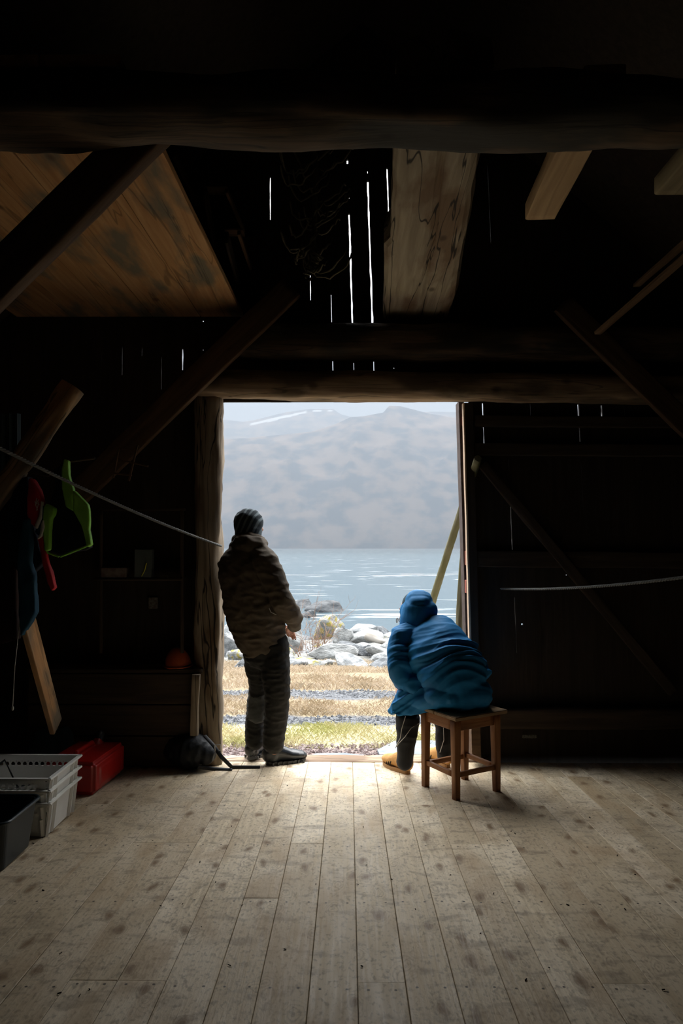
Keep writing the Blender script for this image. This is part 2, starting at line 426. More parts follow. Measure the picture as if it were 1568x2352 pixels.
usl = [(621, 405, 505, 2), (797, 365, 376, 3), (800, 447, 456, 3), (804, 490, 742, 3.6), (843, 390, 398, 1.5), (849, 415, 745, 3.8),
       (891, 385, 537, 2.8), (714, 630, 690, 1.6), (761, 675, 740, 1.1), (1119, 380, 560, .9), (766, 825, 870, 1.8), (813, 832, 880, 1.4),
       (858, 818, 862, 1.8), (905, 843, 847, 2), (233, 812, 905, .6), (281, 796, 862, 1.6), (326, 798, 818, 1.6), (371, 820, 895, 1.6), (419, 800, 850, 3),
       (467, 801, 805, 3), (466, 900, 916, 1.2), (467, 735, 739, 4)]
useam = [233-48*k for k in range(1, 6)] + [233, 281, 326, 371, 419, 466, 515, 568, 621, 667, 715, 763, 811, 857, 903, 950, 997, 1044, 1090, 1137] + [1137+50*k for k in range(1, 12)]
boardwall('wall_front_upper', useam, 800, 2.56, 5.5, usl, (XL, XR))
lseam = [480-47*k for k in range(0, 11)]
boardwall('wall_front_left', lseam, 1200, -.25, 2.56, [], (XL, -.95))
rseam = [1111, 1138, 1165, 1180, 1220, 1275, 1286, 1331, 1384, 1436] + [1436+54*k for k in range(1, 5)]
rsl = [(1107.5, 925, 955, 3.0), (1111, 980, 1018, 2.2), (1219.5, 927, 955, 1.2), (1328, 928, 955, 3), (1331.5, 983, 1015, 2.0), (1381.5, 930, 956, 4), (1435, 930, 955, .7),
       (1172.5, 1135, 1263, 1.8), (1180, 1372, 1500, 1.3), (1150, 1350, 1354, 5), (1197, 1432, 1436, 4), (1297, 1320, 1322, 3), (1169, 1055, 1080, .8), (1335, 1065, 1170, .7)]
boardwall('wall_front_right', rseam, 1000, -.25, 2.56, rsl, (.876, XR))
def slab(name, pts, m, kind='structure'):
    bm = bmesh.new(); n = (V(pts[1])-V(pts[0])).cross(V(pts[2])-V(pts[0])).normalized()*.05; prism(bm, pts, n)
    o = obj(name, bm, m); o['kind'] = kind; return o
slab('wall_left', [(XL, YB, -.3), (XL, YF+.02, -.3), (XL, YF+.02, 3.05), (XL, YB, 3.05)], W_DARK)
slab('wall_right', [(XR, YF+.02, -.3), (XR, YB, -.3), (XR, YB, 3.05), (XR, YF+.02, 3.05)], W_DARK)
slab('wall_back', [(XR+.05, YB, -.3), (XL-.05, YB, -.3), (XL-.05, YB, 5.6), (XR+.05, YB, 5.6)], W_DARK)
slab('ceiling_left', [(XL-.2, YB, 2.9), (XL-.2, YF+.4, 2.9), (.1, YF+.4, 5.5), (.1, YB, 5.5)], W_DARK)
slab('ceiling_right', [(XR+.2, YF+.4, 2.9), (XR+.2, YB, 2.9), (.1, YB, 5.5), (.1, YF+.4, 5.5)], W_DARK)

# ---- door frame
def U(x, y, Y): return P(x, y, Y)
# lintel: a rough log
a = V((-1.10, 4.80, 2.66)); b = V((XR-.06, 4.80, 2.60))
o = timber('lintel_log', a, b, .20, .20, wood('lintel wood', (.24, .16, .095), (.42, .30, .19), (.14, .10, .06), ax='x', crack=.5), wob=.011, sq=3.2, fr=2.2)
tag(o, 'rough brown log lintel across the top of the open doorway', 'beam')
# left post
pt = P(500, 905, 4.84); pb = P(500, 1745, 4.84)
o = timber('door_post', V((pb.x-.06, 4.83, fz(4.83))), V((pt.x-.06, 4.83, 2.57)), .19, .17, W_BARK, up=V((0, 1, 0)), wob=.013, sq=3.4, fr=4)
tag(o, 'weathered grey log post on the left side of the doorway', 'post')
# right jamb : dark plank post and a pale door edge, slightly leaning
def lean_post(name, x0, x1, yt, xb0, xb1, yb, Y0, Y1, m, label=None, cat='post', parent=None):
    bm = bmesh.new(); pts = []
    t0, t1 = P(x0, yt, Y0), P(x1, yt, Y0); b0, b1 = P(xb0, yb, Y0), P(xb1, yb, Y0); n = 16; rings = []
    for i in range(n+1):
        q0, q1 = b0.lerp(t0, i/n), b1.lerp(t1, i/n); j = .002*noise.noise(V((i*.9, x0, 0)))
        rings.append([bm.verts.new(p) for p in ((q0.x+j, Y0, q0.z), (q1.x+j, Y0, q1.z), (q1.x+j, Y1, q1.z), (q0.x+j, Y1, q0.z))])
    for A, B in zip(rings, rings[1:]):
        for i in range(4): bm.faces.new((A[i], A[(i+1) % 4], B[(i+1) % 4], B[i]))
    bm.faces.new(rings[0]); bm.faces.new(rings[-1])
    o = obj(name, bm, m, parent)
    if label: tag(o, label, cat)
    return o
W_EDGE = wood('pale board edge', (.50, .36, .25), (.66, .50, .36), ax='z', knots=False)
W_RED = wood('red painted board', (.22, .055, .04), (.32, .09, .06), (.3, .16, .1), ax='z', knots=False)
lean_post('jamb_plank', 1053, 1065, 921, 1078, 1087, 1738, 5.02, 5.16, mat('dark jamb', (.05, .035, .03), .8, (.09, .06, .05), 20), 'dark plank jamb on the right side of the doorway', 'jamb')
# sliding door leaf on the right: stile, rails, brace
door = empty('door_1', P(1086, 1742, 4.90)); struct(door)
def dpart(name, o):
    o.parent = door; o.matrix_parent_inverse = Matrix.Translation(-door.location); return o
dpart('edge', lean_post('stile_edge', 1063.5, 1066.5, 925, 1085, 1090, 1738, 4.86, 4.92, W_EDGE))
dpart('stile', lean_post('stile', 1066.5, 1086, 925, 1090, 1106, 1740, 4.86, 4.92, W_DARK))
door['label'] = 'plank door leaf right of the opening'
bpy.context.view_layer.update()
for y0, y1, yn in ((955, 980, 'rail'), (1018, 1046, 'rail'), (1265, 1302, 'rail')):
    a = P(1088, (y0+y1)/2, 4.895); b = P(1640, (y0+y1)/2+4, 4.895)
    dpart('rail', timber('rail', a, b, .045, (y1-y0)*.00313, W_DARKX, wob=.002, sq=10))
a = P(1108, 1066, 4.86); b = P(1545, 1590, 4.86)
dpart('brace', timber('brace', a, b, .035, .075, W_DARKX, wob=.004, sq=5))
for y0, y1 in ((1265, 1298), (1332, 1362), (955, 976)):
    bm = bmesh.new(); a = P(1067 if y0 > 1000 else 1063, y0, 4.99); b = P(1076 if y0 > 1000 else 1067, y1, 4.99); box(bm, ((a.x+b.x)/2+.004, 4.985, (a.z+b.z)/2), (.028, .07, a.z-b.z), bev=.002)
    dpart('board_end', obj('board_end', bm, W_RED))
o = timber('floor_rail', P(1128, 1650, 4.86), P(1640, 1650, 4.86), .08, .14, W_DARKX, wob=.004, sq=6)
tag(o, 'dark horizontal rail along the foot of the right wall', 'rail')
o = lean_post('post_stub', 1082, 1103, 1668, 1084, 1104, 1744, 4.74, 4.85, W_BRACE, 'short squared orange-brown post end behind the stool', 'post')
# threshold log
o = timber('threshold_log', V((-.93, 4.93, -.045)), V((.98, 4.93, -.03)), .17, .10, wood('worn threshold', (.36, .26, .17), (.52, .42, .31), (.22, .15, .10), ax='x', crack=.5), wob=.010, sq=3, fr=3)
tag(o, 'worn wooden threshold log across the doorway', 'threshold')

# ---- timbers overhead
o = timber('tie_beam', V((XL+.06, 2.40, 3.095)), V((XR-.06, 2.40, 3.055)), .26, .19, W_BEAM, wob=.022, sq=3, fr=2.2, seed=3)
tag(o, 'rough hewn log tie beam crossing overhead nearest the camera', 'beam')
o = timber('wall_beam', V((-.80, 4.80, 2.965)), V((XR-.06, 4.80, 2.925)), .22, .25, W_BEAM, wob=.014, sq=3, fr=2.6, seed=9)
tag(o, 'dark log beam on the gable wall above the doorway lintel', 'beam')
# loft floor boards (left) running towards the gable wall, resting on the beams
for k, (xa, xb) in enumerate(((-.775, -1.083), (-1.088, -1.434), (-1.441, -1.828), (-1.834, -2.17), (-2.175, -2.44))):
    # board between world x xb..xa; right edge splays a little
    zb = 3.192 + .001*k
    y0, y1 = 2.30, 4.925
    bm = bmesh.new(); n = 24; rows = []
    for i in range(n+1):
        t = i/n; y = y0+(y1-y0)*t; e0 = xa + (-.025*(1-t) if k == 0 else 0) + .006*noise.noise(V((y*2, k, 0))); e1 = xb + .005*noise.noise(V((y*2, k, 5)))
        # keep x as the grain axis: build in local (y, x, z)
        rows.append([bm.verts.new(p) for p in ((y, -e1, zb), (y, -(e0+e1)/2, zb+.002*noise.noise(V((y*3, k, 9)))), (y, -e0, zb), (y, -e0, zb+.035), (y, -e1, zb+.035))])
    for A, B in zip(rows, rows[1:]):
        for i in range(5): bm.faces.new((A[i], A[(i+1) % 5], B[(i+1) % 5], B[i]))
    bm.faces.new(rows[0]); bm.faces.new(rows[-1])
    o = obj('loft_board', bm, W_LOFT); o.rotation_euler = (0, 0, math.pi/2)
    tag(o, ['wide loft board at the open right edge of the loft floor, lit orange', 'loft board second from the open edge of the loft floor',
            'third loft board counted from the open loft edge', 'fourth loft board, behind the near knee brace', 'loft board farthest left against the roof slope'][k], 'board', 'loft floor boards')
# planks and logs running toward the gable wall, right of the centre
def cbend(t): return V((0, 0))
def grey_log():
    # a hewn log that widens toward the wall; its flat underside faces down, grain axis local x
    bm = bmesh.new(); n = 60; rows = []; z = 3.155
    def X(px, py):
        Y = (z-1.5)*FPX/(1257-py); return (px-800)/FPX*Y, Y
    L_ = [X(908, 262), X(905, 380), X(899, 540), X(884, 552), X(884, 640), X(880, 735)]
    R_ = [X(1121, 262), X(1105, 380), X(1083, 510), X(1066, 590), X(1052, 680), X(1032, 735)]
    def ip(A, y):
        for (x0, a), (x1, b) in zip(A, A[1:]):
            if y <= b or (x1, b) == A[-1]: return x0+(x1-x0)*max(-.3, min(1.3, (y-a)/(b-a)))
    y0, y1 = 2.40, 4.9
    for i in range(n+1):
        y = y0+(y1-y0)*i/n; l = ip(L_, y)+.006*noise.noise(V((y*6, 1, 0))); r = ip(R_, y)+.008*noise.noise(V((y*5, 7, 0))); q = []
        for t, dz in ((0, .12), (0, .02), (.05, 0), (.2, .0), (.35, .0), (.5, .0), (.58, .012), (.6, .0), (.75, .0), (.9, .004), (.97, .018), (1.03, .10), (1.0, .2), (.5, .24), (.05, .2)):
            q.append(bm.verts.new((y, -(l+(r-l)*t), z+dz+.004*noise.noise(V((y*8, t*6, 3))))))
        rows.append(q)
    k = len(rows[0])
    for A, B in zip(rows, rows[1:]):
        for i in range(k): bm.faces.new((A[i], A[(i+1) % k], B[(i+1) % k], B[i]))
    bm.faces.new(rows[0]); bm.faces.new(rows[-1])
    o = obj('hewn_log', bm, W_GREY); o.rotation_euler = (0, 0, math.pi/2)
    tag(o, 'wide weathered grey hewn log with long cracks running toward the gable overhead', 'log')
grey_log()
def joist(name, pts, zb, th, m, label, Yn, Yf):
    (xn, _), (xf, _) = pts
    a = V((xn, Yn, zb+th/2)); b = V((xf, Yf, zb+th/2)); 
    return a, b
zj = 3.17
def XY(px, py, z=3.17):
    Y = (z-1.5)*FPX/(1257-py); return V(((px-800)/FPX*Y, Y, z))
a = XY(1352, 275); b = XY(1250, 492)
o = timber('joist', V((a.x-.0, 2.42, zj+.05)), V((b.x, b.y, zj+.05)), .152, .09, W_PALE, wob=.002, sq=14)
tag(o, 'short pale sawn joist end with knots, right of the grey hewn log', 'joist')
b2 = XY(1560, 434)
o = timber('joist', V((b2.x+.0, 2.3, zj+.05)), V((b2.x, b2.y, zj+.05)), .17, .09, wood('dim joist', (.20, .16, .10), (.28, .23, .14), ax='x'), wob=.002, sq=14)
tag(o, 'greyish joist end at the far right edge under the tie beam', 'joist')
# knee braces
def brace(x0, y0, x1, y1, Y, h, d, m, label, name='knee_brace', Y2=None, wob=.003, sq=9):
    """(x,y) pixels of the lower lit edge, from foot to head"""
    a, b = P(x0, y0, Y), P(x1, y1, Y2 or Y); dr = (b-a).normalized(); u = V((-dr.z, 0, dr.x)); u = u if u.z > 0 else -u
    o = timber(name, a+u*h/2+V((0, d/2, 0)), b+u*h/2+V((0, d/2, 0)), d, h, m, up=u, wob=wob, sq=sq)
    return tag(o, label, 'brace')
brace(-240, 925, 430, 262, 2.54, .165, .075, W_BRACE, 'large dark knee brace nearest the camera, rising from the left up to the tie beam')
brace(170, 1178, 688, 676, 4.62, .17, .06, W_BRACE, 'long diagonal brace rising from lower left to the gable beam beside the doorway')
brace(1640, 1070, 1275, 712, 4.62, .15, .05, W_BRACE, 'diagonal brace on the right side of the gable wall')
o = timber('brace_log', P(-70, 1230, 3.55), P(168, 890, 3.75), .10, .115, wood('peeled log', (.10, .085, .06), (.24, .20, .14), (.36, .22, .11), ax='x', crack=.6, knots=False, grain=10), wob=.014, sq=2.3, fr=5)
tag(o, 'rough half peeled log brace above the hanging clothes', 'brace')
o = timber('leaning_board', P(62, 1420, 3.6), P(128, 1668, 4.1), .03, .12, W_LOFT, up=V((0, 1, .3)), wob=.002, sq=12)
tag(o, 'light brown leaning board below the hanging blue garment', 'board')
for (q0, q1, lb) in (((1372, 765), (1600, 567), 'long thin roof batten high on the right side'), ((1462, 655), (1600, 535), 'short thin roof batten above the longer batten')):
    o = timber('batten', P(*q0, 4.3), P(*q1, 3.4), .045, .02, W_BRACE, wob=.002, sq=9); tag(o, lb, 'batten')
# side posts that carry the braces and the frame
for nm, x, Y, lb in (('side_post', XL+.16, 2.40, 'dark side post under the left end of the tie beam'), ('side_post', XR-.16, 2.40, 'dark side post under the right end of the tie beam')):
    o = timber(nm, V((x, Y, fz(Y)-.02)), V((x, Y, 3.02)), .18, .18, W_DARKX, up=V((0, 1, 0)), wob=.008, sq=4); tag(o, lb, 'post')
# wooden rack of boards hanging by the loft edge
rk = empty('wall_rack', P(520, 540, 4.5)); tag(rk, 'small wooden rack of upright boards on the gable wall beside the loft edge', 'rack')
bpy.context.view_layer.update()
def rkp(name, o): o.parent = rk; o.matrix_parent_inverse = Matrix.Translation(-rk.location); return o
for x0, y0, x1, y1, wv in ((400, 355, 455, 470, .05), (520, 438, 560, 530, .03), (548, 535, 576, 615, .03), (470, 440, 500, 600, .10), (520, 545, 545, 640, .09)):
    rkp('upright', timber('upright', P(x0, y0, 4.35), P(x1, y1, 4.75), .02, wv, W_BRACE if wv < .06 else W_DARKX, wob=.002, sq=10))
for x0, x1, y in ((468, 524, 437), (518, 560, 533)):
    rkp('shelf', timber('shelf', P(x0, y, 4.5), P(x1, y+1, 4.5), .10, .016, W_BRACE, wob=.001, sq=10))
rkp('back_board', timber('back_board', P(462, 560, 4.85), P(585, 560, 4.85), .03, .10, W_DARKX, wob=.001, sq=10))
# tangled rope net hanging from the tie beam region
bm = bmesh.new(); rn = random.Random(3)
for i in range(26):
    c = P(725+rn.uniform(-45, 45), 330+i*12, 4.35); r_ = rn.uniform(.06, .15); pts = []
    for k in range(15):
        an = math.pi*(k/14); pts.append(c+V((-math.cos(an)*r_, rn.uniform(-.03, .03)+.06*math.sin(an*2), -math.sin(an)*r_*1.1+.1)))
    tube(bm, pts, [.007]*15, n=5, cap=False)
for i in range(9):
    c = P(714+rn.uniform(-22, 22), 600+rn.uniform(-12, 30), 4.3); q = [c+V((rn.uniform(-.05, .05), rn.uniform(-.04, .04), rn.uniform(-.05, .05))) for k in range(6)]
    tube(bm, q, [.008]*6, n=6, cap=False)
tube(bm, [P(722, 200, 4.3), P(725, 420, 4.35), P(718, 600, 4.32)], [.016, .02, .015], n=8)
tag(obj('net_bundle', bm, mat('old rope', (.10, .085, .055), .95, (.16, .14, .09), 60), sm=True), 'tangled bundle of old net and rope loops hanging over the doorway', 'net')

# ================================================================== OUTSIDE
GZ = [(4.9, -.12), (5.7, -.14), (6.6, -.20), (7.1, -.235), (8.1, -.27), (8.85, -.335), (10.5, -.43), (12.3, -.64), (16, -.88), (20, -1.25), (26, -2.5), (30, -3.1), (40, -3.8), (60, -5)]
def gz(x, y):
    for (a, za), (b, zb) in zip(GZ, GZ[1:]):
        if y <= b: z = za+(zb-za)*(y-a)/(b-a); break
    else: z = -5
    z += .035*noise.noise(V((x*.6, y*.6, 2))) * min(1, max(0, (y-5)/3)) + .012*noise.noise(V((x*3, y*3, 5)))
    if y > 11: z += min(1, (y-11)/6)*.35*noise.noise(V((x*.22, y*.22, 8)))
    return z
bm = bmesh.new(); xs = [i*.16-9 for i in range(112)]; xs = [-26, -20, -15, -12]+xs+[9.5, 11, 13, 16, 22, 30]
ys = [4.75+i*.11 for i in range(80)] + [13.6+i*.4 for i in range(60)] + [40, 50, 60]
g = [[bm.verts.new((x, y, gz(x, y))) for x in xs] for y in ys]
for i in range(len(ys)-1):
    for j in range(len(xs)-1): bm.faces.new((g[i][j], g[i][j+1], g[i+1][j+1], g[i+1][j]))
m = bpy.data.materials.new('ground'); m.use_nodes = True; t = m.node_tree; b = t.nodes['Principled BSDF']; b.inputs['Roughness'].default_value = .95; b.inputs['Specular IOR Level'].default_value = .15
tcn = N(t, 'ShaderNodeTexCoord'); sx = N(t, 'ShaderNodeSeparateXYZ'); t.links.new(tcn.outputs['Object'], sx.inputs[0])
nz = N(t, 'ShaderNodeTexNoise'); nz.inputs['Scale'].default_value = 2.2; nz.inputs['Detail'].default_value = 8; t.links.new(tcn.outputs['Object'], nz.inputs[0])
ad = N(t, 'ShaderNodeMath', operation='MULTIPLY_ADD'); t.links.new(nz.outputs[0], ad.inputs[0]); ad.inputs[1].default_value = .55; t.links.new(sx.outputs[1], ad.inputs[2])
rg = N(t, 'ShaderNodeMapRange'); rg.inputs[1].default_value = 5.27; rg.inputs[2].default_value = 15.27; t.links.new(ad.outputs[0], rg.inputs[0])
cr = N(t, 'ShaderNodeValToRGB'); t.links.new(rg.outputs[0], cr.inputs[0]); cr.color_ramp.interpolation = 'LINEAR'
GR = (.36, .34, .19); DRY = (.24, .19, .125); GRV = (.12, .125, .135); PNK = (.24, .185, .17)
stops = [(0, PNK), (.065, PNK), (.08, GR), (.15, (.42, .37, .24)), (.165, GRV), (.208, GRV), (.222, (.27, .22, .14)), (.29, (.27, .215, .14)), (.31, GRV), (.37, GRV), (.39, DRY), (.66, DRY), (.72, (.19, .18, .155)), (1, (.18, .18, .17))]
e = cr.color_ramp.elements; e[0].position = 0; e[0].color = (*PNK, 1); e[1].position = 1; e[1].color = (.18, .18, .17, 1)
for p_, c_ in stops[1:-1]:
    q = e.new(p_); q.color = (*c_, 1)
n2 = N(t, 'ShaderNodeTexNoise'); n2.inputs['Scale'].default_value = 30; n2.inputs['Detail'].default_value = 8; t.links.new(tcn.outputs['Object'], n2.inputs[0])
r2 = N(t, 'ShaderNodeMapRange'); r2.inputs[1].default_value = .3; r2.inputs[2].default_value = .7; r2.inputs[3].default_value = .62; r2.inputs[4].default_value = 1.45; t.links.new(n2.outputs[0], r2.inputs[0])
vm = N(t, 'ShaderNodeVectorMath', operation='SCALE'); t.links.new(cr.outputs[0], vm.inputs[0]); t.links.new(r2.outputs[0], vm.inputs[3]); t.links.new(vm.outputs[0], b.inputs['Base Color'])
bp = N(t, 'ShaderNodeBump'); bp.inputs['Distance'].default_value = .03; t.links.new(n2.outputs[0], bp.inputs['Height']); t.links.new(bp.outputs[0], b.inputs['Normal'])
struct(obj('ground', bm, m, sm=True))

def scatter(name, items, m, label, cat, smt=False):
    """items: list of (verts, faces)"""
    vs = []; fs = []
    for v, f in items:
        k = len(vs); vs += v; fs += [tuple(i+k for i in q) for q in f]
    me = bpy.data.meshes.new(name); me.from_pydata(vs, [], fs); me.update(); smooth(me, smt)
    o = link(name, me, m); return tag(o, label, cat, kind='stuff')
def blades(n, x0, x1, y0, y1, h0, h1, seed, w=.004, skip=None):
    r = random.Random(seed); out = []
    while len(out) < n:
        x, y = r.uniform(x0, x1), r.uniform(y0, y1)
        d = noise.noise(V((x*1.3, y*1.3, seed)))
        if r.random() > .55+d*1.2: continue
        z = gz(x, y)-.005; a = r.uniform(0, 6.28); h = r.uniform(h0, h1)*(1+.5*d); l = r.uniform(.3, 1.3)*h; b_ = r.uniform(0, 6.28)
        dx, dy = math.cos(a)*w*(.6+y*.06), math.sin(a)*w*(.6+y*.06); ex, ey = math.cos(b_)*l, math.sin(b_)*l
        out.append(([(x-dx, y-dy, z), (x+dx, y+dy, z), (x+dx*.6+ex*.4, y+dy*.6+ey*.4, z+h*.7), (x+ex, y+ey, z+h)], [(0, 1, 2), (0, 2, 3)]))
    return out
G1 = mat('green grass', (.50, .50, .24), .8, (.66, .60, .42), 1.6, lo=.4, hi=.6)
G2 = mat('straw grass', (.45, .37, .265), .8, (.60, .51, .40), 3.0, lo=.4, hi=.6)
scatter('green_grass', blades(15000, -2.6, 3, 5.62, 6.62, .02, .05, 1, w=.0026), G1, 'short green and yellow grass between the pink gravel and the track', 'grass')
scatter('track_grass', blades(12000, -3, 3.4, 7.15, 8.15, .02, .05, 2, w=.0026), G2, 'pale dry grass strip between the two gravel ruts', 'grass')
scatter('straw_grass', blades(38000, -4, 4.6, 8.95, 13.2, .03, .09, 3, w=.0028), G2, 'straw coloured dry grass between the track and the boulders', 'grass')
def pebbles(n, x0, x1, yr, s0, s1, seed):
    r = random.Random(seed); out = []
    for i in range(n):
        x = r.uniform(x0, x1); y = r.choice(yr); y = r.uniform(*y); s = r.uniform(s0, s1); z = gz(x, y)+s*.2
        v = []; a = r.uniform(0, 6)
        for p_ in ((1, 0, 0), (0, 1, 0), (-1, 0, 0), (0, -1, 0), (0, 0, .7), (0, 0, -.6)):
            q = V(p_)*s*r.uniform(.6, 1.2); q.rotate(Matrix.Rotation(a, 3, 'Z')); v.append((x+q.x, y+q.y, z+q.z))
        out.append((v, [(0, 1, 4), (1, 2, 4), (2, 3, 4), (3, 0, 4), (1, 0, 5), (2, 1, 5), (3, 2, 5), (0, 3, 5)]))
    return out
scatter('pink_gravel', pebbles(4200, -2.2, 3, [(5.02, 5.78)], .010, .024, 5), mat('pink gravel', (.15, .105, .10), .9, (.31, .26, .25), 28, lo=.42, hi=.58, detail=2), 'pinkish crushed gravel just outside the threshold', 'gravel')
scatter('track_gravel', pebbles(2400, -3.5, 4, [(6.62, 7.12)], .008, .026, 6), mat('grey gravel', (.085, .09, .10), .9, (.22, .228, .24), 22, lo=.42, hi=.58, detail=2), 'blue-grey gravel in the nearer wheel rut', 'gravel')
scatter('track_gravel', pebbles(3000, -3.8, 4.4, [(8.17, 8.9)], .008, .03, 8), MATS['grey gravel'], 'blue-grey gravel in the farther wheel rut', 'gravel')

# boulders
def rock_mat(nm, c, c2, lich=None):
    m = mat(nm, c, .9, c2, 2.5, bump=.9, bscale=7, bdist=.05, detail=10)
    if lich:
        t = m.node_tree; b = t.nodes['Principled BSDF']; src = b.inputs['Base Color'].links[0].from_socket
        tc_ = N(t, 'ShaderNodeTexCoord'); q = N(t, 'ShaderNodeTexNoise'); q.inputs['Scale'].default_value = 3.5; q.inputs['Detail'].default_value = 6; t.links.new(tc_.outputs['Object'], q.inputs[0])
        r = N(t, 'ShaderNodeMapRange'); r.inputs[1].default_value = .52; r.inputs[2].default_value = .6; t.links.new(q.outputs[0], r.inputs[0])
        x = N(t, 'ShaderNodeMix', data_type='RGBA'); t.links.new(r.outputs[0], x.inputs[0]); t.links.new(src, x.inputs[6]); x.inputs[7].default_value = (*lich, 1); t.links.new(x.outputs[2], b.inputs['Base Color'])
    return m
RK = [rock_mat('grey rock', (.13, .14, .145), (.32, .33, .335)), rock_mat('pale rock', (.20, .21, .21), (.38, .385, .38)), rock_mat('dark rock', (.06, .066, .072), (.18, .19, .20))]
RKL = rock_mat('lichen rock', (.15, .16, .155), (.32, .32, .31), (.27, .23, .06))
RKS = rock_mat('wet rock', (.035, .04, .045), (.10, .105, .11))
def rock_mesh(seed, flat=.6, sub=4):
    bm = bmesh.new(); bmesh.ops.create_icosphere(bm, subdivisions=sub, radius=1); r = random.Random(seed)
    pl = [V((r.gauss(0, 1), r.gauss(0, 1), r.gauss(0, 1))).normalized() for _ in range(11)]; dd = [r.uniform(.5, .9) for _ in pl]
    for v in bm.verts:
        p = v.co.copy()
        for n_, d_ in zip(pl, dd):
            e_ = p.dot(n_)-d_
            if e_ > 0: p -= n_*e_*.93
        s = 1+.10*noise.noise(p*2.2+V((seed, 0, 0)))+.05*noise.noise(p*6+V((0, seed, 0)))
        v.co = V((p.x*s, p.y*s, p.z*s*flat))
    me = bpy.data.meshes.new('boulder'); bm.to_mesh(me); bm.free(); smooth(me)
    return me
def rock(name, x0, y0, x1, y1, Y, m, label, seed, group=None, rz=0.0):
    """boulder that spans these pixels at distance Y, sunk a little in the ground"""
    a, b = P(x0, y0, Y), P(x1, y1, Y); me = rock_mesh(seed, 1.0); o = link(name, me, m)
    cx, top, wd = (a.x+b.x)/2, a.z, (b.x-a.x); base = min(b.z, gz(cx, Y))-.08
    xs_ = [v.co for v in me.vertices]; mxx = max(abs(c.x) for c in xs_); mzz = max(c.z for c in xs_); mnz = min(c.z for c in xs_)
    k = (top-base)/(mzz-mnz); o.scale = (wd/2/mxx, wd/2.4/mxx, k); o.location = (cx, Y, base-mnz*k)
    return tag(o, label, 'rock', group)
rock('boulder', 706, 1475, 826, 1518, 14.0, RK[1], 'long pale grey boulder in front of the bare shrub', 11)
rock('boulder', 660, 1508, 756, 1542, 12.4, RKL, 'flat rock with brownish lichen at the front edge of the rubble', 12)
rock('boulder', 790, 1433, 873, 1470, 19.0, RK[0], 'large rounded boulder with a dark underside near the water', 13)
rock('boulder', 712, 1411, 792, 1455, 20.5, RKL, 'peaked boulder with yellow lichen rising above the others', 14)
rock('boulder', 486, 1434, 556, 1494, 15.5, RK[0], 'big grey boulder behind the left door post', 15)
rock('boulder', 524, 1512, 584, 1556, 11.8, RK[2], 'dark cracked rock in the grass at the left of the standing man', 16)
rock('boulder', 816, 1523, 900, 1548, 12.2, RK[1], 'flat pale slab at the grass edge beside the seated person', 17)
rock('boulder', 752, 1440, 812, 1476, 18.0, RK[1], 'pale boulder directly behind the top of the shrub', 18)
rock('boulder', 656, 1436, 706, 1480, 17.0, RK[1], 'pale boulder right behind the standing man’s hands'.replace('’', ''), 19)
rock('boulder', 812, 1480, 868, 1506, 14.8, RK[2], 'dark boulder below the driftwood log', 20)
rock('boulder', 838, 1497, 906, 1528, 13.2, RK[0], 'grey boulder touching the blue coat in the view', 21)
rock('boulder', 845, 1438, 905, 1462, 21.0, RK[2], 'dark boulder at the right end of the waterline', 22)
rr = random.Random(21); base = [rock_mesh(100+i, .62, 3) for i in range(9)]; k = 0
placed = []; tries = 0
while k < 130 and tries < 9000:
    tries += 1
    Y = 11.3+16*rr.random()**1.35; x = rr.uniform(-.28, .42)*Y
    if abs(x) > 9 or (x/Y > .23 and rr.random() < .6) or (x/Y < -.21 and rr.random() < .6): continue
    if Y < 14 and noise.noise(V((x*.7, Y*.7, 3))) < -.05: continue
    px = 800+x/Y*FPX
    s = rr.uniform(.14, .46)*(.6+Y*.03)
    if any(math.hypot(x-a_, Y-b_) < .88*(s+c_) for a_, b_, c_ in placed): continue
    placed.append((x, Y, s))
    o = link('boulder', base[k % 9]); o.scale = (s*rr.uniform(.9, 1.5), s*rr.uniform(.8, 1.2), s*rr.uniform(.6, 1.0)); o.rotation_euler = (rr.uniform(-.3, .3), rr.uniform(-.3, .3), rr.uniform(0, 6.28))
    o.location = (x, Y, gz(x, Y)+.12*s)
    o.data = base[k % 9]
    if not base[k % 9].materials: base[k % 9].materials.append(RK[0])
    mi = rr.choice([0, 0, 1, 1, 2, 3]); o.material_slots[0].link = 'OBJECT'; o.material_slots[0].material = [RK[0], RK[1], RK[2], RKL][mi]
    wd_ = ['mid grey', 'pale grey', 'dark grey', 'yellow lichened'][mi]; sz = 'small' if s < .3 else 'medium' if s < .45 else 'large'
    dp = 'at the grass edge' if Y < 13 else 'in the middle of the rubble' if Y < 17.5 else 'close to the waterline'
    sd_ = 'left of the man' if px < 560 else 'around the shrub' if px < 790 else 'right of the shrub' if px < 930 else 'behind the coat'
    lb = f'{sz} {wd_} boulder {dp}, {sd_}'; tag(o, lb, 'rock', 'boulders heaped along the shoreline' if False else lb.replace('boulder', 'boulders')); k += 1
for x0, y0, x1, y1, Y, sd, lb in ((660, 1370, 722, 1398, 52, 31, 'dark skerry rising left in the surf behind the man'), (700, 1382, 806, 1404, 49, 32, 'long low dark skerry pointing right in the surf'), (684, 1398, 728, 1414, 45, 33, 'small dark skerry nearest the shore')):
    a, b = P(x0, y0, Y), P(x1, y1, Y); me = rock_mesh(sd, 1, 4); o = link('skerry', me, RKS)
    o.scale = ((b.x-a.x)/2, 1.6, (a.z+3.0)*1.25); o.location = ((a.x+b.x)/2, Y, -3.05); tag(o, lb, 'rock')
a = P(843, 1462, 16.5); b = P(905, 1482, 16.0)
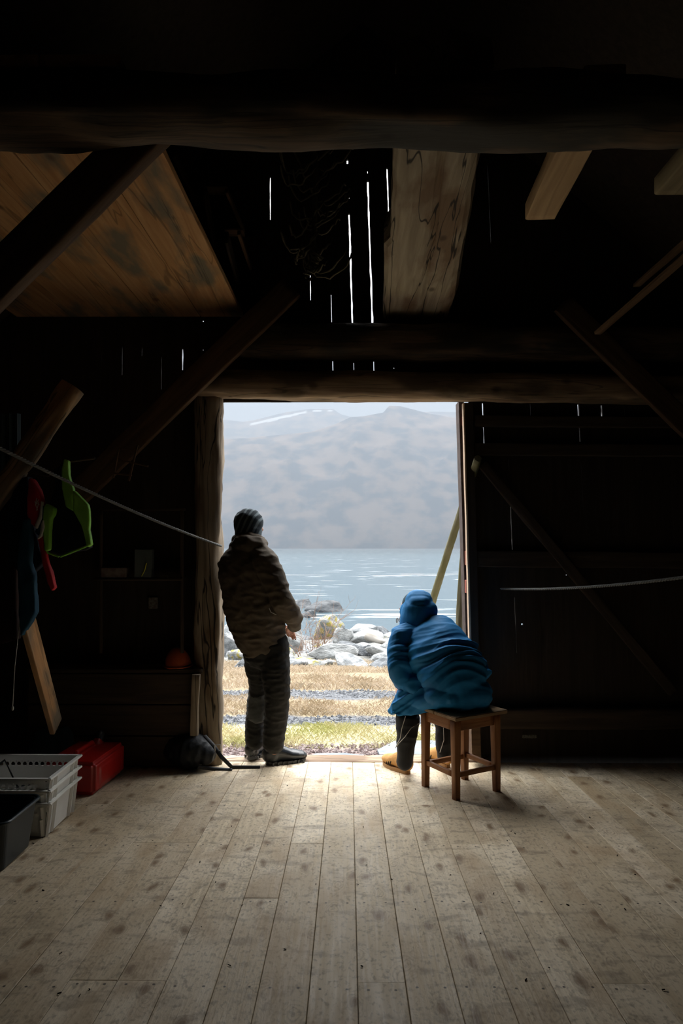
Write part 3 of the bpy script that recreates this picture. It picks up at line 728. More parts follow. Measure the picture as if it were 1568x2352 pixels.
o = timber('driftwood_log', a, b, .22, .2, mat('driftwood', (.17, .155, .13), .9, (.29, .27, .24), 8, (.1, 1, 1)), wob=.03, sq=2, w1=.12, h1=.1); tag(o, 'grey driftwood log lying on the boulders beside the blue coat', 'driftwood')
# slate slabs outside the sill
def slate(name, px, up, label):
    bm = bmesh.new(); q = []
    for x, y in px:
        v = ray(x, y); t_ = (-.105-1.5+up)/v.z; q.append(CO+v*t_)
    prism(bm, [p_+V((0, 0, -.035)) for p_ in q], V((0, 0, .035))); bmesh.ops.triangulate(bm, faces=bm.faces[:])
    tag(obj(name, bm, mat('slate', (.15, .175, .20), .7, (.24, .265, .30), 9, bump=.3)), label, 'stone')
slate('slate_slab', [(872, 1733), (866, 1722), (905, 1702), (990, 1700), (1040, 1706), (1044, 1732)], .0, 'large flat blue-grey slate slab on the gravel behind the shoes')
slate('slate_slab', [(716, 1737), (724, 1730), (790, 1729), (836, 1734), (838, 1738)], -.0, 'thin slate slab along the threshold in the middle of the doorway')
# bare shrub
sb = empty('bare_shrub', P(715, 1505, 14.6)); tag(sb, 'leafless brown shrub among the boulders right of the standing man', 'shrub')
rs = random.Random(9); bm = bmesh.new()
def twig(bm, p, d, L, r, dep):
    q = [p]; 
    for i in range(4):
        d = (d+V((rs.gauss(0, .14), rs.gauss(0, .14), rs.gauss(0, .05)))).normalized(); q.append(q[-1]+d*L/4)
    tube(bm, q, [r*(1-.15*i) for i in range(5)], n=4, cap=False)
    if dep:
        for i in range(4):
            nd = (d+V((rs.gauss(0, .55), rs.gauss(0, .55), rs.gauss(0, .35)))).normalized(); twig(bm, q[rs.randint(1, 4)], nd, L*.55, r*.6, dep-1)
gx = P(715, 1505, 14.6)
for i in range(26):
    x = gx.x+rs.uniform(-.40, .38); tall = rs.random() < .35; L = rs.uniform(.45, .85) if tall else rs.uniform(.2, .42)
    twig(bm, V((x, 14.6+rs.uniform(-.2, .2), gz(x, 14.6)-.03+(.12 if tall else 0.05))), V((rs.gauss(0, .28), rs.gauss(0, .2), 1)).normalized(), L, .007, 2)
br = obj('branches', bm, mat('twigs', (.20, .12, .08), .9, (.30, .20, .14), 8)); br.parent = sb; br.matrix_parent_inverse = Matrix.Translation(-sb.location)
# poles leaning outside
MOSS = mat('mossy wood', (.11, .107, .042), .9, (.18, .165, .10), 9, (.3, 1, 1), bump=.5)
yb = 9.0; pbm = P(927, 1585, yb); pbm.z = gz(pbm.x, yb)-.03
top = P(1066, 1150, 5.22); dr = (top-pbm); 
o = timber('leaning_pole', pbm, top+dr*.12, .092, .092, MOSS, wob=.004, sq=2, w1=.052, h1=.052); tag(o, 'mossy green pole leaning against the outside of the doorway above the hood', 'pole')
a = P(1036, 1640, 5.45); a.z = gz(a.x, 5.45)-.03; b = P(1066, 1235, 5.45)
o = timber('stake', a, b, .085, .085, MOSS, wob=.006, sq=2.2, w1=.045, h1=.045); tag(o, 'weathered mossy stake standing close outside the right door jamb', 'pole')

# sea
bm = bmesh.new(); ys = [22, 30, 40, 60, 100, 200, 400, 800, 1600, 2700]; xs = [-6000, -1500, -300, -60, 0, 60, 300, 1500, 6000]
g = [[bm.verts.new((x, y, -3.0)) for x in xs] for y in ys]
for i in range(len(ys)-1):
    for j in range(len(xs)-1): bm.faces.new((g[i][j], g[i][j+1], g[i+1][j+1], g[i+1][j]))
m = bpy.data.materials.new('sea water'); m.use_nodes = True; t = m.node_tree; b = t.nodes['Principled BSDF']
b.inputs['Roughness'].default_value = .2; b.inputs['IOR'].default_value = 1.33; b.inputs['Specular IOR Level'].default_value = .3
tcn = N(t, 'ShaderNodeTexCoord'); mp = N(t, 'ShaderNodeMapping'); mp.inputs['Scale'].default_value = (.35, 1, 1); t.links.new(tcn.outputs['Object'], mp.inputs[0])
n1 = N(t, 'ShaderNodeTexNoise'); n1.inputs['Scale'].default_value = .9; n1.inputs['Detail'].default_value = 7; t.links.new(mp.outputs[0], n1.inputs[0])
bp = N(t, 'ShaderNodeBump'); bp.inputs['Distance'].default_value = .12; bp.inputs['Strength'].default_value = .5; t.links.new(n1.outputs[0], bp.inputs['Height']); t.links.new(bp.outputs[0], b.inputs['Normal'])
mp2 = N(t, 'ShaderNodeMapping'); mp2.inputs['Scale'].default_value = (.13, .55, 1); t.links.new(tcn.outputs['Object'], mp2.inputs[0])
n2 = N(t, 'ShaderNodeTexNoise'); n2.inputs['Scale'].default_value = 1; n2.inputs['Detail'].default_value = 9; n2.inputs['Distortion'].default_value = .5; t.links.new(mp2.outputs[0], n2.inputs[0])
sx = N(t, 'ShaderNodeSeparateXYZ'); t.links.new(tcn.outputs['Object'], sx.inputs[0])
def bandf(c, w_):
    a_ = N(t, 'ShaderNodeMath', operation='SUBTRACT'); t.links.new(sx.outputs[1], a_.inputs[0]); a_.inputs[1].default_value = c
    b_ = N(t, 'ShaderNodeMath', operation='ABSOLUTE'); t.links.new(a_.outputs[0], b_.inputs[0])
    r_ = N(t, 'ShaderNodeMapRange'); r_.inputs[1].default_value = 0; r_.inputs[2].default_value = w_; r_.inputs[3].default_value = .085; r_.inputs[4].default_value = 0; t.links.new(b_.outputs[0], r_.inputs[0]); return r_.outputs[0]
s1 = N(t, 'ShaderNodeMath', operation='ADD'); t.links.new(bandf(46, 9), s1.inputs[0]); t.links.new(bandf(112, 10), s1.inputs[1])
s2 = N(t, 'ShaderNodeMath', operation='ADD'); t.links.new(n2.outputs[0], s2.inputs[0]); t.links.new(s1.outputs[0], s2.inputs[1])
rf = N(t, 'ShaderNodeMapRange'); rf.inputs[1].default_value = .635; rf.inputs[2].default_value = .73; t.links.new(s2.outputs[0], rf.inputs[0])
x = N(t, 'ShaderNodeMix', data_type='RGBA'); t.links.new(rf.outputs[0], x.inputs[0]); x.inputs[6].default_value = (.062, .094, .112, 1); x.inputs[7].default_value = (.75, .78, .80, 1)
t.links.new(x.outputs[2], b.inputs['Base Color'])
struct(obj('sea', bm, m))

# mountains across the fjord
def lerp_pts(A, x):
    if x <= A[0][0]: return A[0][1]
    for (x0, a), (x1, b) in zip(A, A[1:]):
        if x <= x1: return a+(b-a)*(x-x0)/(x1-x0)
    return A[-1][1]
near = [(-2600, 1110), (-1200, 1040), (-500, 1000), (100, 1022), (400, 1010), (560, 1004), (653, 995), (714, 989), (768, 972), (806, 955), (837, 953), (883, 944), (887, 936), (894, 929), (921, 930), (959, 940), (990, 948), (1047, 957), (1150, 975), (1500, 1000), (2200, 1010), (4000, 1100)]
far = [(-2600, 1060), (-900, 960), (-100, 940), (300, 950), (516, 961), (557, 966), (576, 963), (653, 944), (710, 936), (764, 936), (783, 949), (806, 955), (900, 950), (990, 943), (1051, 944), (1120, 952), (1600, 930), (2600, 960), (4000, 1060)]
us = [-2600+60*i for i in range(50)] + [400+5*i for i in range(150)] + [1150+60*i for i in range(46)]
def mountain(name, A, Y0, Y1, rows, m, snow=False, rough_=45):
    bm = bmesh.new(); cl = bm.loops.layers.float_color.new('snow'); g = []; Sn = {}
    for j in range(rows+6):
        t = j/rows; row = []
        for u in us:
            ye = lerp_pts(A, u); x = (u-800)/FPX; top = (1257-ye)/FPX*Y1
            if t <= 1: Y = Y0+(Y1-Y0)*t; z = -4+(top+4)*(t**.75) + rough_*math.sin(math.pi*min(1, t))**.8*(noise.fractal(V((x*14, t*2.2, 3)), 1, 2, 5)*.9 + .6*(1-2*abs(noise.noise(V((x*22, t*2.5, 9))))))
            else: Y = Y1+(t-1)*(Y1-Y0)*1.4; z = top*(1-(t-1)*1.2)
            v = bm.verts.new((x*Y, Y, z)); row.append(v)
            if snow:
                py = 1257-z/Y*FPX; s_ = 0
                if 572 < u < 705 and t <= 1: 
                    ln = 971-(u-578)*.225; s_ = 1 if abs(py-ln) < 3.6-.018*abs(u-620) else 0
                if (716 < u < 737 and abs(py-941.5) < 1.8) or (752 < u < 764 and abs(py-940.5) < 1.5): s_ = 1
                Sn[v] = s_
        g.append(row)
    for A_, B_ in zip(g, g[1:]):
        for i in range(len(us)-1):
            f = bm.faces.new((A_[i], A_[i+1], B_[i+1], B_[i]))
            if snow:
                for l in f.loops: l[cl] = (Sn[l.vert],)*3+(1,)
    return struct(obj(name, bm, m, sm=True))
def mm(nm, snow=False):
    m = mat(nm, (.016, .02, .024), .95, (.12, .085, .062), .011, (1, .45, 1.6), lo=.42, hi=.60, detail=11, spec=.05)
    if snow:
        t = m.node_tree; b = t.nodes['Principled BSDF']; src = b.inputs['Base Color'].links[0].from_socket
        a = N(t, 'ShaderNodeVertexColor', layer_name='snow'); x = N(t, 'ShaderNodeMix', data_type='RGBA'); t.links.new(a.outputs[0], x.inputs[0]); t.links.new(src, x.inputs[6]); x.inputs[7].default_value = (.45, .47, .49, 1); t.links.new(x.outputs[2], b.inputs['Base Color'])
    return m
mountain('mountain_near', near, 2450, 3300, 46, mm('mountain side'))
mountain('mountain_far', far, 3600, 4600, 90, mm('far mountain side', True), snow=True, rough_=14)
# the haze over the fjord
bm = bmesh.new(); box(bm, (0, 3400, 540), (13000, 5700, 1120))
hz = bpy.data.materials.new('haze'); hz.use_nodes = True; t = hz.node_tree; t.nodes.clear()
ou = N(t, 'ShaderNodeOutputMaterial'); vs_ = N(t, 'ShaderNodeVolumeScatter'); vs_.inputs['Color'].default_value = (.79, .88, 1, 1); vs_.inputs['Density'].default_value = .000215
va_ = N(t, 'ShaderNodeVolumeAbsorption'); va_.inputs['Color'].default_value = (0, .02, .05, 1); va_.inputs['Density'].default_value = .00027
av_ = N(t, 'ShaderNodeAddShader'); t.links.new(vs_.outputs[0], av_.inputs[0]); t.links.new(va_.outputs[0], av_.inputs[1]); t.links.new(av_.outputs[0], ou.inputs['Volume'])
o = obj('haze', bm, hz); tag(o, 'grey-blue haze hanging over the fjord in front of the mountains', 'haze', kind='stuff')

# ================================================================== PEOPLE
def hand(bm, w_, d, pn, side, curl=(.5, .6, .5), s=1.0):
    """palm, four unequal bent fingers and a thumb from the side of the palm. d: along the palm, pn: palm side"""
    d = V(d).normalized(); pn = V(pn); pn = (pn-d*pn.dot(d)).normalized(); lat = d.cross(pn)*side
    w_ = V(w_); c = w_+d*.05*s
    tube(bm, [w_-d*.03*s, w_, w_+d*.03*s, w_+d*.06*s, w_+d*.088*s], [(.026*s, .019*s), (.028*s, .018*s), (.036*s, .016*s), (.041*s, .014*s), (.039*s, .011*s)], side=lat, n=14)
    for i, L in enumerate((.070, .080, .074, .058)):
        p = w_+d*(.082 - .006*abs(i-1.2))*s+lat*(1.5-i)*.0195*s; dd = d.copy(); q = [p-d*.02*s, p]; r_ = [.0095*s, .0092*s]
        for k, f in enumerate((.46, .30, .24)):
            dd = (Matrix.Rotation(-curl[k]*(1+.12*i)*side, 3, lat*1.0) @ dd) if False else (dd*math.cos(curl[k]*(1+.1*i))+pn*math.sin(curl[k]*(1+.1*i))).normalized()
            pn2 = pn
            q.append(q[-1]+dd*L*f*s); r_.append((.0088, .0080, .0068)[k]*s)
        tube(bm, q, r_, n=8)
    p = w_+d*.028*s+lat*.030*s; td = (d*.62+lat*.68+pn*.35).normalized(); q = [p-td*.012*s, p+td*.022*s]; td2 = (d*.9+lat*.2+pn*.4).normalized(); q += [q[-1]+td2*.028*s, q[-1]+td2*.050*s]
    tube(bm, q, [.013*s, .0125*s, .0105*s, .0085*s], n=9)
def head(bm, c, f, u, s=1.0):
    f = V(f).normalized(); u = V(u); u = (u-f*u.dot(f)).normalized(); r = f.cross(u)
    Rm = Matrix((r, f, u)).transposed()
    E_ = lambda o_, q: ell(bm, V(c)+(r*o_[0]+f*o_[1]+u*o_[2])*s, [k*s for k in q], Rm, 16, 10)
    E_((0, -.008, .02), (.076, .094, .094)); E_((0, .022, -.035), (.060, .070, .075)); E_((0, .052, -.085), (.030, .030, .022))
    E_((0, .088, -.012), (.012, .018, .026)); E_((0, .100, -.028), (.016, .014, .012)); E_((0, .080, .022), (.050, .014, .010))
    E_((0, .083, -.056), (.024, .012, .006)); E_((0, .081, -.066), (.021, .012, .007))
    for q in (-1, 1):
        E_((q*.078, -.006, -.008), (.009, .018, .030)); E_((q*.045, .060, -.022), (.022, .022, .018)); E_((q*.030, .077, .006), (.013, .010, .009))
SKIN = mat('skin', (.50, .25, .17), .55, (.58, .32, .23), 14)
def join(bm, kids): pass
BROWN = mat('brown canvas', (.072, .055, .037), .85, (.108, .083, .057), 9, bump=.5, bscale=60, bdist=.003)
BLACKT = mat('black work cloth', (.011, .0105, .0095), .8, (.018, .017, .015), 12, bump=.4, bscale=50, bdist=.003)
GREYT = mat('grey reinforced cloth', (.06, .064, .062), .8, (.085, .09, .087), 12, bump=.4, bscale=50, bdist=.003)
RUB = mat('rubber', (.018, .021, .024), .33, spec=.5)

# ---- the standing man
MB = P(612, 1752, 4.72)
MB.z = fz(4.72)
def Mp(x, y, Y): return P(x, y, Y)
bm = bmesh.new()
side = V((.8, -.6, 0))
tube(bm, [Mp(600, 1475, 4.60), Mp(590, 1400, 4.58), Mp(574, 1330, 4.56), Mp(568, 1278, 4.58)], [(.12, .085), (.115, .085), (.13, .09), (.11, .07)], side=side)
tube(bm, [Mp(568, 1280, 4.58), Mp(570, 1232, 4.60)], [.052, .050])
head(bm, Mp(571, 1207, 4.62), (.80, .60, .02), (.05, 0, 1), 1.0)
tube(bm, [Mp(616, 1485, 4.55), Mp(634, 1598, 4.63), Mp(627, 1712, 4.69)], [.065, .047, .036]); tube(bm, [Mp(590, 1485, 4.66), Mp(593, 1600, 4.80), Mp(584, 1705, 4.86)], [.065, .047, .036])
h0 = F(611, 1757); t0 = h0+(F(680, 1749)-h0).normalized()*.285
h1 = P(572, 1737, 4.86); h1.z = .012; t1 = P(608, 1730, 5.06); t1.z = .012; t1 = h1+(t1-h1).normalized()*.275
for hh, tt_, kx in ((h0, t0, Mp(627, 1712, 4.69)), (h1, t1, Mp(585, 1700, 4.87))):
    tube(bm, [kx+V((0, 0, .03)), hh.lerp(tt_, .2)+V((0, 0, .07))], [.034, .030]); tube(bm, [hh.lerp(tt_, .2)+V((0, 0, .055)), hh.lerp(tt_, .7)+V((0, 0, .045))], [(.026, .022), (.026, .014)])
shR, elR, wrR = Mp(610, 1287, 4.47), Mp(652, 1385, 4.45), Mp(679, 1432, 4.66)
shL, elL, wrL = Mp(527, 1290, 4.66), Mp(556, 1395, 4.80), Mp(640, 1440, 4.82)
tube(bm, [Mp(575, 1290, 4.56), shR, elR, wrR], [.06, .045, .036, .026]); tube(bm, [Mp(560, 1290, 4.6), shL, elL, wrL], [.06, .045, .036, .026])
hand(bm, wrR, Mp(648, 1452, 4.80)-wrR, V((0, .35, -1)), -1, (.45, .6, .5), 1.0)
hand(bm, wrL, Mp(676, 1452, 4.86)-wrL, V((0, -.6, -.6)), 1, (.4, .5, .4), 1.0)
man = blob('person', bm, .0048, 3, SKIN, org=MB)
tag(man, 'person in brown jacket and grey beanie standing in the doorway leaning on the left post', 'person')
bpy.context.view_layer.update()
FD = V((-.35, .1, .93)).normalized()
def fold_man(p, n):
    a = ridge(p, (9, 5, 20), 1.3)*.0075 + ridge(p+V((p.z*.6, 0, 0)), (16, 10, 26), 4.1)*.0042
    return a+noise.noise(p*7)*.006
bm = bmesh.new()
tube(bm, [Mp(605, 1476, 4.60), Mp(598, 1458, 4.60), Mp(588, 1425, 4.59), Mp(580, 1390, 4.575), Mp(574, 1350, 4.565), Mp(568, 1312, 4.56), Mp(566, 1280, 4.57), Mp(568, 1256, 4.58), Mp(571, 1240, 4.60)],
     [(.155, .13), (.175, .145), (.188, .155), (.196, .16), (.196, .155), (.195, .145), (.17, .13), (.105, .10), (.075, .085)], side=V((.97, -.25, 0)), n=28)
tube(bm, [Mp(592, 1275, 4.52), Mp(612, 1295, 4.465), Mp(628, 1330, 4.445), Mp(648, 1380, 4.44), Mp(664, 1404, 4.50), Mp(676, 1424, 4.60), Mp(676, 1434, 4.67)],
     [.085, .083, .076, .066, .062, .055, .046], n=18)
tube(bm, [Mp(545, 1282, 4.62), Mp(528, 1300, 4.655), Mp(534, 1345, 4.70), Mp(556, 1395, 4.78), Mp(600, 1425, 4.82), Mp(636, 1438, 4.82)], [.085, .08, .074, .066, .058, .046], n=18)
# hood folded down behind the neck, standing collar
tube(bm, [Mp(536, 1262, 4.57), Mp(550, 1250, 4.50), Mp(570, 1248, 4.46), Mp(592, 1248, 4.49), Mp(604, 1252, 4.58)], [(.030, .045), (.040, .05), (.045, .05), (.040, .048), (.028, .04)], n=14)
tube(bm, [Mp(541, 1240, 4.62), Mp(556, 1236, 4.545), Mp(574, 1235, 4.53), Mp(592, 1238, 4.56), Mp(600, 1243, 4.64)], [.026, .030, .030, .028, .024], n=12)
jk = blob('jacket', bm, .0075, 4, BROWN, man, fold_man)
# pocket edge piping on the back
bm = bmesh.new(); tube(bm, [Mp(618, 1397, 4.43), Mp(622, 1406, 4.43), Mp(634, 1412, 4.43)], [.0025]*3, n=6)
o = obj('reflective_trim', bm, mat('pale trim', (.6, .6, .58), .4), sm=True); o.parent = jk
def fold_tr(p, n): return ridge(p, (10, 8, 24), 7.7)*.006 + ridge(p, (22, 18, 40), 2.2)*.0025
bm = bmesh.new()
tube(bm, [Mp(604, 1462, 4.60), Mp(607, 1495, 4.61)], [(.14, .115), (.145, .12)], side=V((.97, -.25, 0)), n=22)
tube(bm, [Mp(628, 1480, 4.575), Mp(632, 1530, 4.58), Mp(636, 1585, 4.60), Mp(636, 1612, 4.62), Mp(633, 1650, 4.66), Mp(629, 1685, 4.68), Mp(628, 1707, 4.69)],
     [(.090, .10), (.093, .095), (.080, .085), (.074, .08), (.073, .078), (.066, .072), (.066, .070)], n=20)
tube(bm, [Mp(588, 1485, 4.64), Mp(590, 1530, 4.70), Mp(594, 1575, 4.77), Mp(592, 1610, 4.80), Mp(588, 1640, 4.83), Mp(586, 1665, 4.86), Mp(585, 1700, 4.87)],
     [(.090, .10), (.080, .09), (.062, .075), (.064, .075), (.066, .07), (.066, .068), (.064, .064)], n=20)
tr = blob('trousers', bm, .0075, 3, BLACKT, man, fold_tr)
# knee pad patch on the far leg and shin pocket on the near leg
bm = bmesh.new(); tube(bm, [Mp(594, 1597, 4.783), Mp(592, 1618, 4.803), Mp(590, 1640, 4.816)], [(.071, .074), (.072, .077), (.066, .068)], n=20)
kp = blob('knee_patch', bm, .006, 2, GREYT, None, fold_tr); kp.parent = tr
bm = bmesh.new(); q = [Mp(650, 1538, 4.545), Mp(664, 1560, 4.56), Mp(667, 1588, 4.60), Mp(640, 1590, 4.535), Mp(640, 1545, 4.53)]; prism(bm, q, V((-.03, .05, 0)))
kp = blob('cargo_pocket', bm, .006, 3, BLACKT, None); kp.parent = tr
# boots
def boot(name, heel, toe, h, mat_, parent, sole_m, w=.050, flip=False, lo=False):
    """heel/toe: ground points. shoe lofted along the foot, sole a part of its own"""
    heel, toe = V(heel), V(toe); d = (toe-heel); L = d.length; d.normalize(); s = d.cross(V((0, 0, 1))).normalized()
    bm = bmesh.new()
    prof = [(.02, .035, .075), (.12, .040, .085), (.30, .040, .085), (.45, .042, .068), (.62, .049, .052), (.78, .050, .045), (.92, .040, .036), (.985, .024, .025)]
    pts = []; rad = []
    for t, a, hh in prof:
        hh *= 1.28; pts.append(heel+d*(L*t)+V((0, 0, .022+hh/2))); rad.append((a*w/.05*1.06, hh/2+.004))
    tube(bm, pts, rad, side=s, n=18)
    if h > .09: tube(bm, [heel+d*L*.18+V((0, 0, .05)), heel+d*L*.2+V((0, 0, h))], [(.046, .052), (.046, .050)], side=s, n=18)
    else: tube(bm, [heel+d*L*.20+V((0, 0, .05)), heel+d*L*.20+V((0, 0, h+.005))], [(.036, .046), (.034, .045)], side=s, n=16)
    b_ = blob(name, bm, .004, 4, mat_, parent)
    bm = bmesh.new(); out = []
    for k in range(28):
        an = 2*math.pi*k/28; c, q = math.cos(an), math.sin(an); t = .5+.5*c; wv = .036+.016*math.sin(min(1, max(0, t))*2.6)**2
        out.append(heel+d*(L*(t*1.03-.015))+s*(wv*math.copysign(abs(q)**.6, q)))
    a = [bm.verts.new(p_+V((0, 0, .0))) for p_ in out]; c_ = [bm.verts.new(p_+V((0, 0, .024))) for p_ in out]; n = 28
    bm.faces.new(a); bm.faces.new(c_)
    for i in range(n): bm.faces.new((a[i], a[(i+1) % n], c_[(i+1) % n], c_[i]))
    if h > .09:
        for k in range(7):
            for q in (-1, 1): box(bm, heel+d*L*(.12+k*.13)+s*q*.049+V((0, 0, .012)), (.012, .012, .022), rot=Matrix.Rotation(math.atan2(d.y, d.x), 4, 'Z'))
    so = obj('sole', bm, sole_m, b_)
    return b_, heel, d, s, L
boot('boot', h0, t0, .20, RUB, man, RUB, .052)
boot('boot', h1, t1, .19, RUB, man, RUB, .050)
# beanie
bm = bmesh.new(); hc = Mp(570.5, 1204, 4.62)
ell(bm, hc+V((0, 0, .012)), (.098, .112, .094), None, 28, 18); tube(bm, [hc+V((0, 0, -.06)), hc+V((-.002, 0, .0))], [(.090, .098), (.098, .108)], side=V((1, 0, 0)), n=24)
bw = mat('knit wool', (.032, .042, .050), .95, bump=.5, bscale=140, bdist=.002)
t = bw.node_tree; b = t.nodes['Principled BSDF']; tcn = N(t, 'ShaderNodeTexCoord'); mp = N(t, 'ShaderNodeMapping'); mp.inputs['Rotation'].default_value = (0, math.radians(-28), 0)
t.links.new(tcn.outputs['Object'], mp.inputs[0]); wv = N(t, 'ShaderNodeTexWave'); wv.bands_direction = 'X'; wv.inputs['Scale'].default_value = 8.5; wv.inputs['Distortion'].default_value = 1.2; wv.inputs['Detail'].default_value = 1; t.links.new(mp.outputs[0], wv.inputs[0])
r = N(t, 'ShaderNodeMapRange'); r.inputs[1].default_value = .55; r.inputs[2].default_value = .85; t.links.new(wv.outputs[0], r.inputs[0])
x = N(t, 'ShaderNodeMix', data_type='RGBA'); t.links.new(r.outputs[0], x.inputs[0]); x.inputs[6].default_value = (.03, .042, .052, 1); x.inputs[7].default_value = (.15, .19, .21, 1); t.links.new(x.outputs[2], b.inputs['Base Color'])
def fold_hat(p, n): return ridge(p, (18, 12, 30), 3.3)*.0035
blob('beanie', bm, .005, 3, bw, man, fold_hat)

# ---- stool
def stool():
    L = F(977, 1806); Fr = F(1047, 1836); Rr = F(1140, 1817); Bk = L+(Rr-Fr)
    c = (L+Rr)/2; root = empty('wooden_stool', (c.x, c.y, fz(c.y)))
    tag(root, 'square brown wooden stool with four legs under the seated person', 'stool'); bpy.context.view_layer.update()
    inv = Matrix.Translation(-root.location)
    ex = (Rr-Fr); ex.z = 0; ey = (L-Fr); ey.z = 0; exn, eyn = ex.normalized(), ey.normalized()
    TZ = .495
    for p in (Fr, L, Rr, Bk):
        g = V((p.x, p.y, fz(p.y)-.001)); inn = (V((c.x, c.y, 0))-V((p.x, p.y, 0))).normalized()
        o = timber('leg', g, V((g.x, g.y, TZ))-inn*-.004, .036, .036, W_STOOL, up=eyn, wob=.0008, sq=9, w1=.048, h1=.048); o.parent = root; o.matrix_parent_inverse = inv
    def rail(a, b, z, h, w_, nm):
        dd = (V(b)-V(a)); dd.z = 0; dd.normalize(); o = timber(nm, V((a.x, a.y, z))+dd*.015, V((b.x, b.y, z))-dd*.015, w_, h, W_STOOL, wob=.0006, sq=9); o.parent = root; o.matrix_parent_inverse = inv
    for a, b in ((Fr, Rr), (Fr, L), (L, Bk), (Bk, Rr)):
        rail(a, b, TZ-.035, .065, .022, 'apron'); rail(a, b, .175 if a is Fr or b is Rr else .165, .028, .022, 'stretcher')
    cc = (Fr+L+Rr+Bk)/4; hx, hy = ex.length/2+.045, ey.length/2+.04
    rot = Matrix((exn, eyn, V((0, 0, 1)))).transposed().to_4x4()
    for k, (y0, y1) in enumerate(((-hy, .02), (.025, hy))):
        bm = bmesh.new(); box(bm, (0, (y0+y1)/2, 0), (hx*2, y1-y0, .022), bev=.004)
        o = obj('seat_board', bm, W_SEAT); o.matrix_world = Matrix.Translation((cc.x+.012, cc.y, TZ+.011)) @ rot; o.parent = root; o.matrix_parent_inverse = inv
    return cc, TZ+.022
SC, SZ = stool()

# ---- the seated person
BLUE = mat('blue parka cloth', (.008, .145, .36), .65, (.012, .18, .43), 5, bump=.35, bscale=22, bdist=.006, spec=.15)
NAVY = mat('navy shadow cloth', (.012, .02, .035), .8)
TRK = mat('black track cloth', (.010, .011, .014), .7, bump=.3, bscale=30)
SB = V((SC.x-.05, SC.y+.12, fz(SC.y)))
bm = bmesh.new()
tube(bm, [Mp(1062, 1598, 4.16), Mp(1030, 1540, 4.24), Mp(990, 1480, 4.38), Mp(966, 1448, 4.46)], [(.09, .07), (.09, .07), (.11, .08), (.10, .07)], side=V((.8, .5, -.5)))
tube(bm, [Mp(966, 1450, 4.46), Mp(954, 1416, 4.52)], [.052, .05]); head(bm, Mp(949, 1402, 4.545), (-.80, .55, -.22), (-.1, .25, 1), .97)
kL, kR = Mp(935, 1612, 4.50), Mp(1012, 1622, 4.62)
tube(bm, [Mp(1040, 1592, 4.22), kL, Mp(930, 1755, 4.47)], [.06, .050, .036]); tube(bm, [Mp(1060, 1590, 4.26), kR, Mp(1020, 1738, 4.62)], [.06, .050, .036])
s1_, e1_, w1_ = Mp(918, 1466, 4.40), Mp(922, 1548, 4.36), Mp(922, 1566, 4.56)
tube(bm, [Mp(955, 1460, 4.44), s1_, e1_, w1_], [.06, .045, .038, .027]); s2_, e2_, w2_ = Mp(1018, 1462, 4.46), Mp(1096, 1548, 4.42), Mp(1010, 1585, 4.68)
tube(bm, [Mp(980, 1460, 4.46), s2_, e2_, w2_], [.06, .045, .038, .027])
hand(bm, w1_, V((-.30, .30, -.80)), V((.9, .2, -.3)), -1, (.35, .55, .5), .96)
hand(bm, w2_, V((-.85, .1, -.5)), V((0, -.2, -1)), 1, (.4, .5, .4), .96)
fL = F(934, 1777); tL = F(890, 1757); fR = F(1026, 1762); tR = F(992, 1747)
tube(bm, [Mp(930, 1752, 4.47), fL+V((0, 0, .06))], [.034, .034]); tube(bm, [fL+V((0, 0, .055)), tL.lerp(fL, .4)+V((0, 0, .04))], [(.024, .022), (.022, .012)])
tube(bm, [Mp(1020, 1738, 4.62), fR+V((0, 0, .06))], [.034, .034]); tube(bm, [fR+V((0, 0, .055)), tR.lerp(fR, .4)+V((0, 0, .04))], [(.024, .022), (.022, .012)])
sit = blob('person', bm, .0048, 3, SKIN, org=SB)
tag(sit, 'person sitting hunched on the wooden stool in a hooded blue parka and tan shoes', 'person')
bpy.context.view_layer.update()
def fold_blue(p, n):
    # creases run across the back (perpendicular to the bent spine), gathered at the waist and elbow
    ax = V((-.36, .55, .75)).normalized(); q = p-V((.7, 4.15, .62)); al = q.dot(ax); la = q.dot(V((.8, .45, .38)))
    wv = al*15+la*3.5+.9*noise.noise(p*3.2); k = (1-2*abs(noise.noise(V((wv, la*3.2, q.y*2)))))
    k2 = 1-2*abs(noise.noise(V((wv*1.9+7, la*6.5, q.y*4+3))))
    mid = math.exp(-((al-.20)/.13)**2); arm = math.exp(-((p.x-.33)/.07)**2)*max(0, min(1, (1.0-p.z)/.15))
    low = max(0, min(1, (.62-p.z)/.1))
    g = min(1, mid+arm*.8+.25)
    return g*(max(k, -.2)*.020+k2*.007-.006)+noise.noise(p*6)*.006+low*.004*(1-2*abs(noise.noise(V((p.x*7+p.z*22, p.y*5, p.z*5)))))
bm = bmesh.new()
sd = V((.80, .35, -.48))
sd = V((.8, 0, .59))
tube(bm, [Mp(1064, 1592, 4.17), Mp(1060, 1578, 4.18), Mp(1050, 1556, 4.21), Mp(1030, 1525, 4.26), Mp(1005, 1493, 4.34), Mp(984, 1466, 4.42), Mp(972, 1448, 4.46), Mp(962, 1430, 4.49)],
     [(.11, .11), (.165, .14), (.19, .165), (.20, .17), (.195, .165), (.19, .15), (.165, .12), (.09, .09)], side=sd, n=28)
